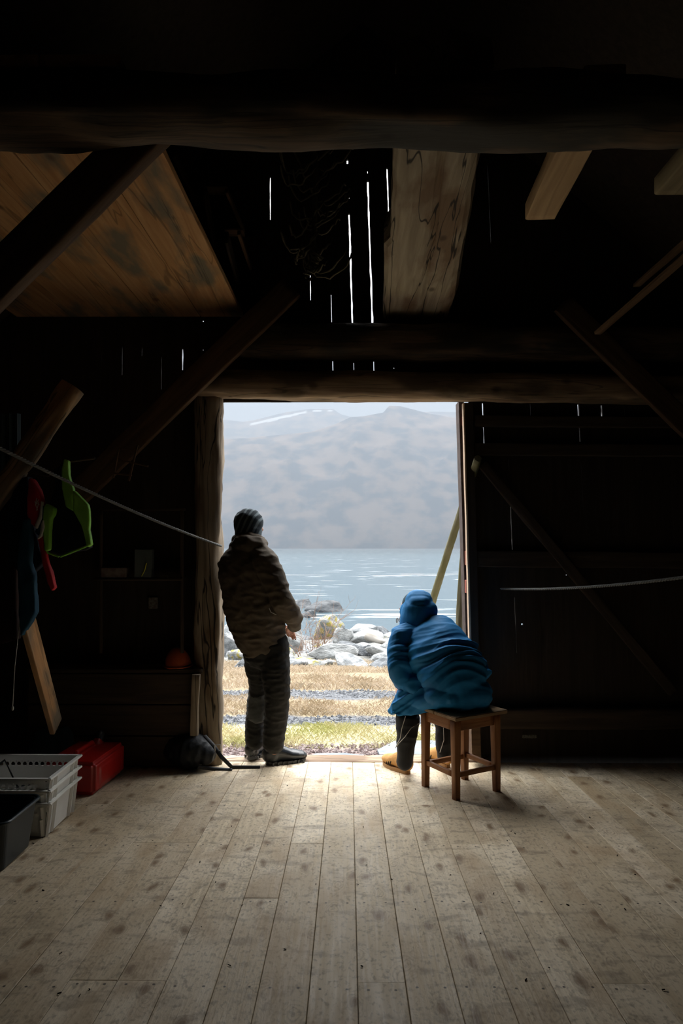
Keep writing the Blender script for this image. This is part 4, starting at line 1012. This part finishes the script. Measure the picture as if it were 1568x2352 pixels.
# the seat part spreading on the stool and lap
tube(bm, [Mp(1060, 1598, 4.18), Mp(1010, 1600, 4.28), Mp(955, 1604, 4.42)], [(.14, .075), (.13, .08), (.10, .075)], side=V((.5, .8, 0)), n=20)
tube(bm, [Mp(1108, 1600, 4.17), Mp(1080, 1600, 4.19)], [(.06, .055), (.10, .065)], n=16)
tube(bm, [Mp(1085, 1608, 4.24), Mp(1045, 1606, 4.45), Mp(1016, 1610, 4.60)], [.10, .09, .075], n=18)
ell(bm, Mp(1070, 1588, 4.19), (.155, .13, .095)); ell(bm, Mp(1030, 1592, 4.21), (.15, .13, .085)); ell(bm, Mp(955, 1566, 4.36), (.09, .08, .07))
# left arm: shoulder, elbow, forearm
tube(bm, [Mp(950, 1452, 4.43), Mp(922, 1464, 4.40), Mp(915, 1495, 4.37), Mp(918, 1530, 4.34), Mp(926, 1552, 4.36), Mp(930, 1562, 4.44), Mp(926, 1566, 4.52)],
     [.085, .080, .074, .070, .066, .056, .046], n=18)
tube(bm, [Mp(1000, 1452, 4.45), Mp(1026, 1462, 4.47), Mp(1064, 1500, 4.43), Mp(1100, 1546, 4.40), Mp(1070, 1570, 4.56), Mp(1030, 1580, 4.66)], [.085, .078, .072, .068, .058, .048], n=18)
# skirt of the coat hanging over the left knee
for (a0, a1, b0, b1, Y0, Y1, th) in (((975, 1570), (1010, 1615), (920, 1590), (965, 1640), 4.26, 4.40, .05),):
    q = [Mp(1010, 1560, 4.24), Mp(948, 1572, 4.32), Mp(918, 1594, 4.38), Mp(904, 1622, 4.40), Mp(893, 1642, 4.41), Mp(925, 1646, 4.36), Mp(962, 1641, 4.28), Mp(1030, 1622, 4.15)]
    prism(bm, q, V((.02, .11, 0)))
coat = blob('parka', bm, .0062, 4, BLUE, sit, fold_blue)
bm = bmesh.new()
tube(bm, [Mp(962, 1436, 4.47), Mp(961, 1420, 4.48), Mp(962, 1400, 4.485), Mp(962, 1388, 4.50)], [(.125, .11), (.118, .115), (.110, .115), (.094, .10)], side=V((1, 0, 0)), n=24)
ell(bm, Mp(938, 1404, 4.53), (.052, .075, .085)); ell(bm, Mp(984, 1402, 4.455), (.055, .06, .062)); ell(bm, Mp(962, 1384, 4.45), (.07, .07, .05))
def fold_hood(p, n): return ridge(p, (12, 8, 10), 8.0)*.006 + noise.noise(p*11)*.004
hd = blob('hood', bm, .0065, 4, BLUE, None, fold_hood); hd.parent = coat
bm = bmesh.new(); ell(bm, Mp(950, 1388, 4.545), (.079, .09, .080)); o = blob('knit_cap', bm, .006, 2, mat('teal knit', (.04, .07, .085), .95, bump=.5, bscale=120), sit)
# glasses seen at the edge of the hood
bm = bmesh.new(); gc = Mp(915, 1425, 4.60)
for q in (0, .055):
    c = gc+V((-.01+q*.4, q*.8, 0)); pts = [c+V((.35*.019*math.cos(a*.5236), .019*math.cos(a*.5236), .016*math.sin(a*.5236))) for a in range(13)]; tube(bm, pts, [.0022]*13, n=6, cap=False)
tube(bm, [gc+V((-.004, -.016, .004)), Mp(935, 1418, 4.53)], [.0025, .0025], n=6)
o = obj('glasses', bm, mat('brown frame', (.12, .07, .04), .3), sm=True); o.parent = sit; o.matrix_parent_inverse = sit.matrix_world.inverted()
# trousers with pale piping
bm = bmesh.new()
tube(bm, [Mp(1000, 1612, 4.30), kL, Mp(936, 1650, 4.46), Mp(934, 1685, 4.46), Mp(931, 1715, 4.47), Mp(929, 1750, 4.48)], [.085, .078, .077, .066, .056, .050], n=18)
def fold_t2(p, n): return ridge(p, (9, 7, 16), 9.9)*.005
tl = blob('track_trousers', bm, .0065, 3, TRK, sit, fold_t2)
bm = bmesh.new(); tube(bm, [Mp(1030, 1612, 4.45), kR, Mp(1018, 1670, 4.61), Mp(1018, 1700, 4.61), Mp(1019, 1734, 4.62)], [.08, .070, .052, .050, .046], n=18)
tr2 = blob('trouser_leg', bm, .0065, 3, TRK, None, fold_t2); tr2.parent = tl
PIPE = mat('white piping', (.75, .72, .66), .5)
for q in ([(931, 1645, 4.375), (922, 1675, 4.375), (919, 1695, 4.385), (912, 1708, 4.40), (908, 1718, 4.41)], [(961, 1662, 4.42), (944, 1672, 4.385), (930, 1692, 4.38), (915, 1708, 4.395), (909, 1716, 4.405)], [(1018, 1672, 4.55), (1019, 1700, 4.55), (1010, 1728, 4.565)]):
    bm = bmesh.new(); tube(bm, [Mp(*p_) for p_ in q], [.0022]*len(q), n=6); o = obj('piping', bm, PIPE, sm=True); o.parent = tl
TAN = mat('tan suede', (.46, .235, .075), .85, (.56, .31, .11), 18, bump=.2, bscale=80)
GUM = mat('gum sole', (.30, .16, .06), .6)
for hl, to in ((fL, tL), (fR, tR)):
    hl = V((hl.x, hl.y, fz(hl.y))); dr = V((to.x-hl.x, to.y-hl.y, 0)).normalized(); to = hl+dr*.275; to.z = fz(to.y)+.002; hl = hl-dr*.02
    b_, h_, d_, s_, L_ = boot('shoe', hl, to, .088, TAN, sit, GUM, .050)
    for k in range(3):
        tt = .50+k*.07
        for sgn in (-1, 1):
            bm = bmesh.new(); q = [h_+d_*L_*(tt+.03)+s_*sgn*.049+V((0, 0, .030)), h_+d_*L_*(tt+.0)+s_*sgn*.046+V((0, 0, .052)), h_+d_*L_*(tt-.05)+s_*sgn*.034+V((0, 0, .075))]; tube(bm, q, [(.004, .004)]*3, n=6)
            o = obj('stripe', bm, BLACKT, sm=True); o.parent = b_

# ================================================================== THINGS ON THE LEFT
def child(o, root): o.parent = root; o.matrix_parent_inverse = Matrix.Translation(-root.location); return o
WHT = mat('white plastic', (.80, .80, .76), .45, (.86, .86, .82), 6)
def crate(z0, cx, cy, ln, wd, h, label):
    root = empty('stacking_crate', (cx, cy, z0)); tag(root, label, 'crate', 'white stacking crates')
    bpy.context.view_layer.update(); tk = .004; tp = .018      # taper
    bm = bmesh.new()
    def wall(a, b, holes):      # a,b bottom corners; outward normal
        a, b = V(a), V(b); L = (b-a).length; d = (b-a).normalized(); nrm = V((d.y, -d.x, 0))
        def pt(s, z, inn=0): return a+d*s+nrm*(tp*z/h)+V((0, 0, z))-nrm*inn
        nu = max(1, int(L/.035)) if holes else 1
        u0, u1 = .03, L-.03; cw = (u1-u0)/nu; zc = h*.74; hr = cw*.36; hz0, hz1 = zc-cw/2, zc+cw/2
        for inn in (0, tk):
            def quad(s0, s1, z_0, z_1):
                bm.faces.new([bm.verts.new(pt(s, z, inn)) for s, z in ((s0, z_0), (s1, z_0), (s1, z_1), (s0, z_1))])
            if not holes: quad(0, L, 0, h); continue
            quad(0, L, 0, hz0); quad(0, L, hz1, h); quad(0, u0, hz0, hz1); quad(u1, L, hz0, hz1)
            for k in range(nu):
                cx_ = u0+cw*(k+.5); n_ = 16
                o_ = []; i_ = []
                for j in range(n_):
                    an = 2*math.pi*(j+.5)/n_; c, q = math.cos(an), math.sin(an); mxx = max(abs(c), abs(q))
                    o_.append(bm.verts.new(pt(cx_+c/mxx*cw/2, zc+q/mxx*cw/2, inn))); i_.append(bm.verts.new(pt(cx_+c*hr, zc+q*hr, inn)))
                for j in range(n_): bm.faces.new((o_[j], o_[(j+1) % n_], i_[(j+1) % n_], i_[j]))
    X_, Y_ = ln/2-tp, wd/2-tp
    cs = [V((cx-X_, cy-Y_, z0)), V((cx+X_, cy-Y_, z0)), V((cx+X_, cy+Y_, z0)), V((cx-X_, cy+Y_, z0))]
    for i in range(4): wall(cs[i], cs[(i+1) % 4], i in (0, 2))
    me_b = obj('body', bm, WHT)
    child(me_b, root)
    bm = bmesh.new(); box(bm, (cx, cy, z0+.003), (X_*2, Y_*2, .006)); child(obj('bottom', bm, WHT), root)
    bm = bmesh.new()
    for (c, s) in (((cx, cy-Y_-tp-.008, z0+h-.004), (ln+.03, .022, .010)), ((cx, cy+Y_+tp+.008, z0+h-.004), (ln+.03, .022, .010)), ((cx-X_-tp-.008, cy, z0+h-.004), (.022, wd+.03, .010)), ((cx+X_+tp+.008, cy, z0+h-.004), (.022, wd+.03, .010))):
        box(bm, c, s, bev=.002)
    child(obj('rim', bm, WHT), root)
    for yy in (-.5, -.32, .32, .5):
        for xs_ in (-1, 1):
            a = V((cx+xs_*(X_+.001), cy+yy*2*Y_*.95, z0)); b = a+V((xs_*tp, 0, h-.01)); bm = bmesh.new(); tube(bm, [a, b], [(.012, .010)]*2, side=V((0, 1, 0)), n=4, cap=False); child(obj('rib', bm, WHT), root)
    for xx in (-.94, -.6, .6, .94):
        a = V((cx+xx*X_, cy-Y_-.001, z0)); b = a+V((0, -tp, h*.52)); bm = bmesh.new(); tube(bm, [a, b], [(.012, .008)]*2, side=V((1, 0, 0)), n=4, cap=False); child(obj('rib', bm, WHT), root)
    return root
cx, cy = -1.775, 3.615; zf = fz(cy-.18)
crate(zf, cx, cy, .58, .37, .172, 'bottom white plastic crate of the stack of three on the left')
crate(zf+.060, cx, cy, .58, .37, .172, 'middle white plastic crate of the stack of three')
crate(zf+.120, cx, cy, .58, .37, .172, 'top white perforated crate of the stack, open and nearly empty')
bm = bmesh.new(); tube(bm, [V((-1.95, 3.5, zf+.20)), V((-1.85, 3.72, zf+.29)), V((-1.72, 3.6, zf+.19)), V((-1.60, 3.66, zf+.20))], [.006]*4, n=7)
tag(obj('black_cord', bm, RUB, sm=True), 'black cord lying in the top white crate', 'cord')
# dark tub
tub = empty('plastic_tub', (-1.75, 3.17, fz(2.99))); tag(tub, 'dark blue-black plastic tub in front of the white crates', 'tub'); bpy.context.view_layer.update()
TUBM = mat('dark tub plastic', (.008, .018, .024), .35, spec=.5)
def ringrect(bm, cx, cy, z, a, b, r, n=6):
    out = []
    for qx, qy, s0 in ((1, 1, 0), (-1, 1, 1), (-1, -1, 2), (1, -1, 3)):
        for k in range(n+1):
            an = (s0+k/n)*math.pi/2; out.append(bm.verts.new((cx+qx*(a-r)+r*math.cos(an), cy+qy*(b-r)+r*math.sin(an), z)))
    return out
bm = bmesh.new(); z0 = fz(3.0)+.002; H = .215; rs_ = [ringrect(bm, -1.755, 3.17, z0, .235, .13, .03), ringrect(bm, -1.755, 3.17, z0+.003, .245, .14, .035), ringrect(bm, -1.755, 3.17, z0+H, .268, .168, .04), ringrect(bm, -1.755, 3.17, z0+H, .262, .162, .04), ringrect(bm, -1.755, 3.17, z0+.01, .236, .134, .035)]
for A, B in zip(rs_, rs_[1:]):
    for i in range(len(A)): bm.faces.new((A[i], A[(i+1) % len(A)], B[(i+1) % len(A)], B[i]))
bm.faces.new(rs_[0]); bm.faces.new(rs_[-1])
child(obj('body', bm, TUBM, sm=False), tub)
bm = bmesh.new(); q = ringrect(bm, -1.755, 3.17, z0+H, .275, .175, .045); pts = [v.co.copy() for v in q]; bm.free(); bm = bmesh.new(); tube(bm, pts+[pts[0], pts[1]], [(.010, .008)]*(len(pts)+2), n=8, cap=False)
child(obj('rim', bm, TUBM, sm=True), tub)
# red fuel cans
RED = mat('red can plastic', (.42, .012, .008), .32, (.36, .01, .008), 5, spec=.5)
def can(c, rz, ln, wd, h, label, tilt=0):
    root = empty('fuel_can', c, rz); tag(root, label, 'canister'); bpy.context.view_layer.update()
    bm = bmesh.new(); box(bm, (0, 0, h*.45), (ln, wd, h*.9), bev=.02)
    for s_ in (-1, 1): box(bm, (0, s_*wd*.5, h*.42), (ln*.7, .012, h*.5), bev=.004)
    tube(bm, [V((-ln*.30, 0, h*.86)), V((-ln*.28, 0, h*1.02)), V((ln*.20, 0, h*1.02)), V((ln*.24, 0, h*.86))], [.017]*4, n=12)
    tube(bm, [V((ln*.33, 0, h*.84)), V((ln*.42, 0, h*1.02))], [.032, .028], n=14)
    me = blob('body', bm, .006, 4, RED); me.parent = root
    bm = bmesh.new(); tube(bm, [V((ln*.41, 0, h*1.0)), V((ln*.45, 0, h*1.10))], [.031, .030], n=16); o = obj('cap', bm, RUB, root, sm=True)
    bm = bmesh.new(); tube(bm, [V((ln*.50, -.05, h*.30)), V((ln*.62, 0, h*.34)), V((ln*.50, .05, h*.36))], [.014]*3, n=10); obj('spout', bm, RED, root, sm=True)
    bm = bmesh.new(); box(bm, (ln*.5+.002, .0, h*.66), (.003, wd*.4, h*.2)); obj('sticker', bm, mat('worn sticker', (.5, .48, .45), .7, (.25, .1, .08), 60), root)
    return root
can(V((-1.645, 4.325, fz(4.12))), math.radians(86), .46, .33, .215, 'red plastic fuel can lying on the floor beside the white crates')
bm = bmesh.new(); c2 = F(112, 1765); ell(bm, V((c2.x, c2.y, fz(c2.y)+.13)), (.13, .09, .14)); ell(bm, V((c2.x+.1, c2.y, fz(c2.y)+.16)), (.06, .07, .12))
tag(blob('crumpled_sack', bm, .007, 3, mat('blue-grey sack', (.035, .07, .09), .6, (.07, .11, .13), 9, bump=.5), None, lambda p, n: ridge(p, (14, 14, 14), 1)*.012), 'dark blue crumpled sack behind the crates', 'sack')
# black dry bag with straps
bag = empty('dry_bag', F(430, 1760)); bag.location.z = fz(bag.location.y); tag(bag, 'black duffel bag with straps lying on the floor left of the standing man', 'bag'); bpy.context.view_layer.update()
bm = bmesh.new(); a = F(395, 1752); b = F(462, 1766); a.z = fz(a.y)+.125; b.z = fz(b.y)+.115
tube(bm, [a+V((-.12, .05, 0)), a, b-V((.05, 0, 0)), b, b+V((.03, -.01, -.01))], [.12, .125, .118, .10, .07], n=22)
BAGM = mat('bag cloth', (.007, .009, .012), .6, (.013, .016, .020), 10, bump=.6, bscale=20)
child(blob('body', bm, .007, 3, BAGM, None, lambda p, n: ridge(p, (20, 12, 12), 6)*.007), bag)
STR = mat('webbing', (.012, .013, .015), .6)
for pts in ([P(470, 1690, 4.62), P(490, 1712, 4.56), P(508, 1738, 4.50), F(532, 1762, .012), F(596, 1762, .008)], [F(455, 1762, .04), F(490, 1766, .01), F(532, 1768, .006)]):
    bm = bmesh.new(); tube(bm, pts, [(.013, .004)]*len(pts), side=V((1, .6, .3)), n=8); child(obj('strap', bm, STR, sm=True), bag)
bm = bmesh.new(); c = P(499, 1718, 4.53); 
for p_, q_ in (((-.018, .018), (.018, .022)), ((.018, .022), (.022, -.018)), ((.022, -.018), (-.014, -.022)), ((-.014, -.022), (-.018, .018))): tube(bm, [c+V((p_[0], 0, p_[1])), c+V((q_[0], 0, q_[1]))], [.003]*2, n=6)
child(obj('buckle', bm, mat('steel', (.5, .5, .5), .4, metal=1)), bag)
# long bin / bench against the wall left of the door
bin_ = empty('plank_bin', V((-1.55, 4.74, fz(4.7)))); tag(bin_, 'dark plank bin along the wall left of the doorway', 'bin'); bpy.context.view_layer.update()
for k, (z0, z1) in enumerate(((.02, .22), (.225, .43), (.435, .64))):
    bm = bmesh.new(); box(bm, (-1.60, 4.70, (z0+z1)/2), (1.16, .035, z1-z0-.004), bev=.003); child(obj('plank', bm, W_DARKX), bin_)
bm = bmesh.new(); box(bm, (-1.60, 4.79, .655), (1.20, .20, .028), bev=.004); child(obj('lid', bm, W_DARKX), bin_)
o = child(timber('corner_post', V((-1.045, 4.665, .02)), V((-1.03, 4.665, .64)), .05, .05, W_BARK, up=V((0, 1, 0)), wob=.005, sq=4), bin_)
# orange helmet on it
bm = bmesh.new(); c = P(410, 1538, 4.78); c.z = .675
bmesh.ops.create_uvsphere(bm, u_segments=28, v_segments=16, radius=1)
bmesh.ops.bisect_plane(bm, geom=bm.verts[:]+bm.edges[:]+bm.faces[:], plane_co=(0, 0, 0), plane_no=(0, 0, -1), clear_outer=True)
bmesh.ops.transform(bm, matrix=Matrix.Translation(c) @ Matrix.Rotation(math.radians(-12), 4, 'Y') @ Matrix.Diagonal((.09, .10, .13, 1)), verts=bm.verts[:])
hl_ = obj('helmet', bm, mat('orange shell', (.45, .09, .03), .4), sm=True); tag(hl_, 'orange safety helmet on top of the plank bin', 'helmet')
bm = bmesh.new(); tube(bm, [c+V((.095*math.cos(a*.5236), .105*math.sin(a*.5236), .004)) for a in range(13)], [(.010, .005)]*13, n=6, cap=False); o = obj('brim', bm, MATS['orange shell'], hl_, sm=True)
# shelf frame with small things
sh = empty('shelf_frame', P(320, 1330, 4.75)); tag(sh, 'dim open wooden shelf frame on the wall left of the doorway', 'shelf'); bpy.context.view_layer.update()
for x_ in (232, 418): child(timber('upright', P(x_, 1500, 4.74), P(x_, 1172, 4.74), .02, .02, W_DARKX, up=V((0, 1, 0)), wob=.001, sq=8), sh)
child(timber('top_rail', P(225, 1172, 4.74), P(425, 1170, 4.74), .02, .016, W_DARKX, wob=.001, sq=8), sh)
child(timber('board', P(225, 1330, 4.80), P(425, 1330, 4.80), .18, .018, W_DARKX, wob=.001, sq=10), sh)
def sm_box(name, x0, y0, x1, y1, Y, d, m, label, cat):
    a, b = P(x0, y0, Y), P(x1, y1, Y); bm = bmesh.new(); box(bm, ((a.x+b.x)/2, Y+d/2, (a.z+b.z)/2), (b.x-a.x, d, a.z-b.z), bev=.003); return tag(obj(name, bm, m), label, cat)
sm_box('carton', 232, 1304, 290, 1327, 4.72, .07, mat('faded carton', (.16, .11, .10), .8, (.26, .22, .20), 30), 'small faded reddish carton on the wall shelf', 'box')
tin = sm_box('canister', 309, 1262, 347, 1327, 4.72, .07, mat('grey-blue tin', (.09, .11, .11), .5, (.12, .14, .14), 8), 'small grey canister with a yellow strip on the shelf', 'canister')
bm = bmesh.new(); tube(bm, [P(336, 1294, 4.716), P(332, 1310, 4.716), P(325, 1323, 4.716)], [.004]*3, n=6); o = obj('yellow_strip', bm, mat('yellow tape', (.55, .5, .05), .5), tin); 
sm_box('wall_label', 341, 1372, 361, 1398, 4.905, .02, mat('pale label', (.20, .20, .18), .8, (.10, .07, .06), 50), 'small pale label on the wall below the shelf', 'label')
sm_box('tool_handle', 366, 1322, 384, 1329, 4.76, .03, mat('pale grip', (.25, .24, .20), .7), 'short pale tool handle at the right end of the shelf', 'tool')
# little wooden reel frame hanging from the brace
rl = empty('line_winder', P(300, 1060, 4.5)); tag(rl, 'small wooden hand line winder hanging from the long brace', 'winder'); bpy.context.view_layer.update()
for (x0, y0, x1, y1) in ((316, 1022, 296, 1105), (273, 1030, 260, 1098)): child(timber('side_stick', P(x0, y0, 4.5), P(x1, y1, 4.5), .012, .012, W_BRACE, wob=.001, sq=4), rl)
for (x0, y0, x1, y1) in ((272, 1056, 340, 1071), (262, 1087, 302, 1092), (276, 1031, 312, 1034)): child(timber('cross_stick', P(x0, y0, 4.5), P(x1, y1, 4.5), .012, .012, W_BRACE, wob=.001, sq=4), rl)
# ropes
ROPE = mat('grey rope', (.15, .155, .15), .8)
bm = bmesh.new(); a = P(508, 1254, 4.72); b = P(20, 1020, 3.0); d = (b-a); e_ = a+d*1.42
q = sag(a, e_, .045, 30); rope(bm, q, .0085)
tag(obj('rope', bm, ROPE, sm=True), 'long rope tied to the left door post and crossing in front of the hanging clothes', 'rope')
bm = bmesh.new(); a = P(1150, 1352, 4.90); b = P(1568, 1305, 3.3); d = b-a; e_ = a+d*1.5; q = sag(a, e_, .05, 30); rope(bm, q, .0085)
tag(obj('rope', bm, ROPE, sm=True), 'rope on the right side running from the plank wall toward the camera', 'rope')
bm = bmesh.new(); tube(bm, [P(50, 1380, 3.575), P(44, 1440, 3.56), P(34, 1530, 3.5), P(29, 1622, 3.5)], [.0022]*4, n=6); ell(bm, P(29, 1627, 3.5), (.006, .006, .012))
tag(obj('white_cord', bm, mat('white cord', (.55, .55, .50), .7), sm=True), 'thin white cord hanging below the blue garment', 'cord')
# hanging garments
def puff(name, polys, m, parent=None, vox=.006, it=5, fold=None):
    bm = bmesh.new()
    for pts, Y, th in polys: prism(bm, [P(x, y, Y) for x, y in pts], V((0, th, 0)))
    o = blob(name, bm, vox, it, m, None, fold or (lambda p, n: ridge(p, (16, 6, 7), 3)*.006))
    if parent is not None: child(o, parent)
    return o
LIME = mat('lime green fabric', (.30, .72, .08), .6, (.36, .78, .12), 12, bump=.3)
NVY = mat('dark navy fabric', (.010, .013, .024), .85, (.014, .018, .03), 8, bump=.3)
REDF = mat('red fabric', (.60, .025, .035), .75, (.36, .015, .02), 9, bump=.3)
TEAL = mat('petrol blue fabric', (.008, .055, .10), .8, (.012, .07, .12), 9, bump=.3)
vest = empty('life_vest', P(150, 1060, 3.62)); tag(vest, 'dark navy life vest with bright lime green edging hanging on the left', 'life vest'); bpy.context.view_layer.update()
puff('body', [([(106, 1170), (128, 1120), (122, 1080), (146, 1068), (160, 1120), (172, 1165), (196, 1195), (204, 1258), (140, 1276), (108, 1262), (103, 1210)], 3.62, .06)], NVY, vest)
puff('shoulder_strap', [([(148, 1056), (155, 1058), (157, 1090), (166, 1122), (168, 1172), (152, 1162), (144, 1120), (143, 1080)], 3.575, .03)], LIME, vest, .004, 3)
puff('side_flap', [([(168, 1128), (200, 1160), (203, 1172), (204, 1195), (202, 1218), (207, 1250), (200, 1256), (186, 1205), (170, 1172)], 3.575, .03)], LIME, vest, .004, 3)
puff('edge_band', [([(99, 1165), (106, 1157), (124, 1168), (122, 1182), (115, 1192), (112, 1240), (111, 1262), (104, 1265), (101, 1225)], 3.575, .03)], LIME, vest, .004, 3)
bm = bmesh.new(); tube(bm, [P(105, 1256, 3.58), P(110, 1270, 3.59), P(134, 1278, 3.59)], [.006]*3, n=8); tube(bm, [P(140, 1278, 3.59), P(165, 1268, 3.59), P(190, 1258, 3.585), P(204, 1252, 3.58)], [.006]*4, n=8)
child(obj('bottom_cord', bm, LIME, sm=True), vest)
jr = empty('red_jacket', P(80, 1100, 3.6)); tag(jr, 'red, white and navy jacket hanging beside the green edged vest', 'jacket'); bpy.context.view_layer.update()
puff('sleeve', [([(66, 1094), (74, 1106), (86, 1128), (95, 1152), (92, 1185), (83, 1212), (70, 1202), (62, 1180), (64, 1140)], 3.57, .06)], REDF, jr)
puff('white_stripe', [([(93, 1150), (97, 1152), (94, 1190), (84, 1213), (80, 1210), (90, 1185)], 3.565, .03)], mat('white fabric', (.62, .60, .58), .7), jr, .003, 2)
puff('navy_panel', [([(96, 1158), (99, 1162), (99, 1205), (92, 1232), (82, 1222), (86, 1212), (94, 1190)], 3.575, .04)], TEAL, jr, .004, 3)
puff('lower_stripe', [([(98, 1195), (100, 1210), (94, 1232), (86, 1238), (92, 1228)], 3.567, .025)], MATS['white fabric'], jr, .003, 2)
puff('cuff', [([(87, 1238), (98, 1228), (99, 1262), (108, 1295), (118, 1322), (125, 1350), (118, 1357), (108, 1330), (98, 1290), (92, 1262)], 3.58, .035)], REDF, jr, .004, 3)
puff('back_panel', [([(30, 1110), (62, 1094), (66, 1130), (70, 1200), (84, 1240), (98, 1290), (60, 1330), (20, 1290), (18, 1180)], 3.64, .06)], NVY, jr)
# the two stroke emblem on the sleeve
bm = bmesh.new()
for (x0, y0, x1, y1) in ((84, 1145, 81, 1160), (89, 1153, 84, 1172), (80, 1153, 90, 1159), (88, 1148, 83, 1158), (82, 1160, 86, 1171)): tube(bm, [P(x0, y0, 3.563), P(x1, y1, 3.563)], [.0022]*2, n=5)
child(obj('emblem', bm, MATS['white fabric']), jr)
o = puff('blue_garment', [([(52, 1195), (66, 1192), (68, 1240), (66, 1290), (76, 1330), (80, 1380), (78, 1408), (66, 1432), (46, 1462), (44, 1420), (42, 1340), (40, 1290), (44, 1250)], 3.55, .05)], TEAL)
tag(o, 'petrol blue trouser leg hanging at the far left below the rope', 'garment')
o = puff('dark_overall', [([(-60, 1130), (34, 1110), (40, 1200), (36, 1330), (38, 1470), (-10, 1480), (-60, 1440)], 3.72, .06)], mat('dark maroon fabric', (.02, .008, .006), .85, (.03, .012, .008), 8), vox=.008)
tag(o, 'dark reddish overall hanging at the left picture edge', 'garment')
bm = bmesh.new()
tube(bm, [P(-60, 1105, 3.68), P(60, 1082, 3.66), P(110, 1092, 3.66), P(152, 1060, 3.63), P(215, 1052, 3.66)], [.009]*5, n=8); tube(bm, [P(-60, 1105, 3.68), P(-120, 1080, 3.62)], [.009]*2, n=8)
tag(obj('hanging_rail', bm, W_DARKX, sm=True), 'dark rail under the peeled log brace that the clothes hang from', 'rail')
puffed = None
# faint corrugated sheet far left
bm = bmesh.new(); n = 24; rows = []
for i in range(n+1):
    x_ = -60+i*4.4; a = P(x_, 950, 4.0); b = P(x_, 1110, 4.0); dy = .014*math.sin(i*1.6); rows.append([bm.verts.new(a+V((0, dy, 0))), bm.verts.new(b+V((0, dy, 0))), bm.verts.new(b+V((0, dy+.004, 0))), bm.verts.new(a+V((0, dy+.004, 0)))])
for A, B in zip(rows, rows[1:]):
    for i in range(4): bm.faces.new((A[i], A[(i+1) % 4], B[(i+1) % 4], B[i]))
tag(obj('corrugated_sheet', bm, mat('blue-grey sheet', (.05, .085, .11), .5)), 'narrow piece of blue-grey corrugated sheet leaning at the far left', 'sheet')
# right wall: little label
sm_box('wall_label', 1199, 1688, 1232, 1696, 4.85, .012, mat('dim label', (.16, .15, .12), .8, (.05, .05, .04), 120), 'tiny pale label low on the right wall', 'label')
# scattered bits on the floor
bm = bmesh.new(); rb = random.Random(17)
for k in range(46):
    c = F(rb.uniform(60, 1540), rb.uniform(1800, 2320), .002); an = rb.uniform(0, 3.1); l = rb.uniform(.003, .010)
    tube(bm, [c, c+V((math.cos(an)*l, math.sin(an)*l, .001))], [rb.uniform(.001, .0025)]*2, n=5)
tag(obj('wood_crumbs', bm, mat('dark crumb', (.03, .025, .02), .9)), 'dark wood crumbs and twigs scattered on the floor boards', 'debris', kind='stuff')
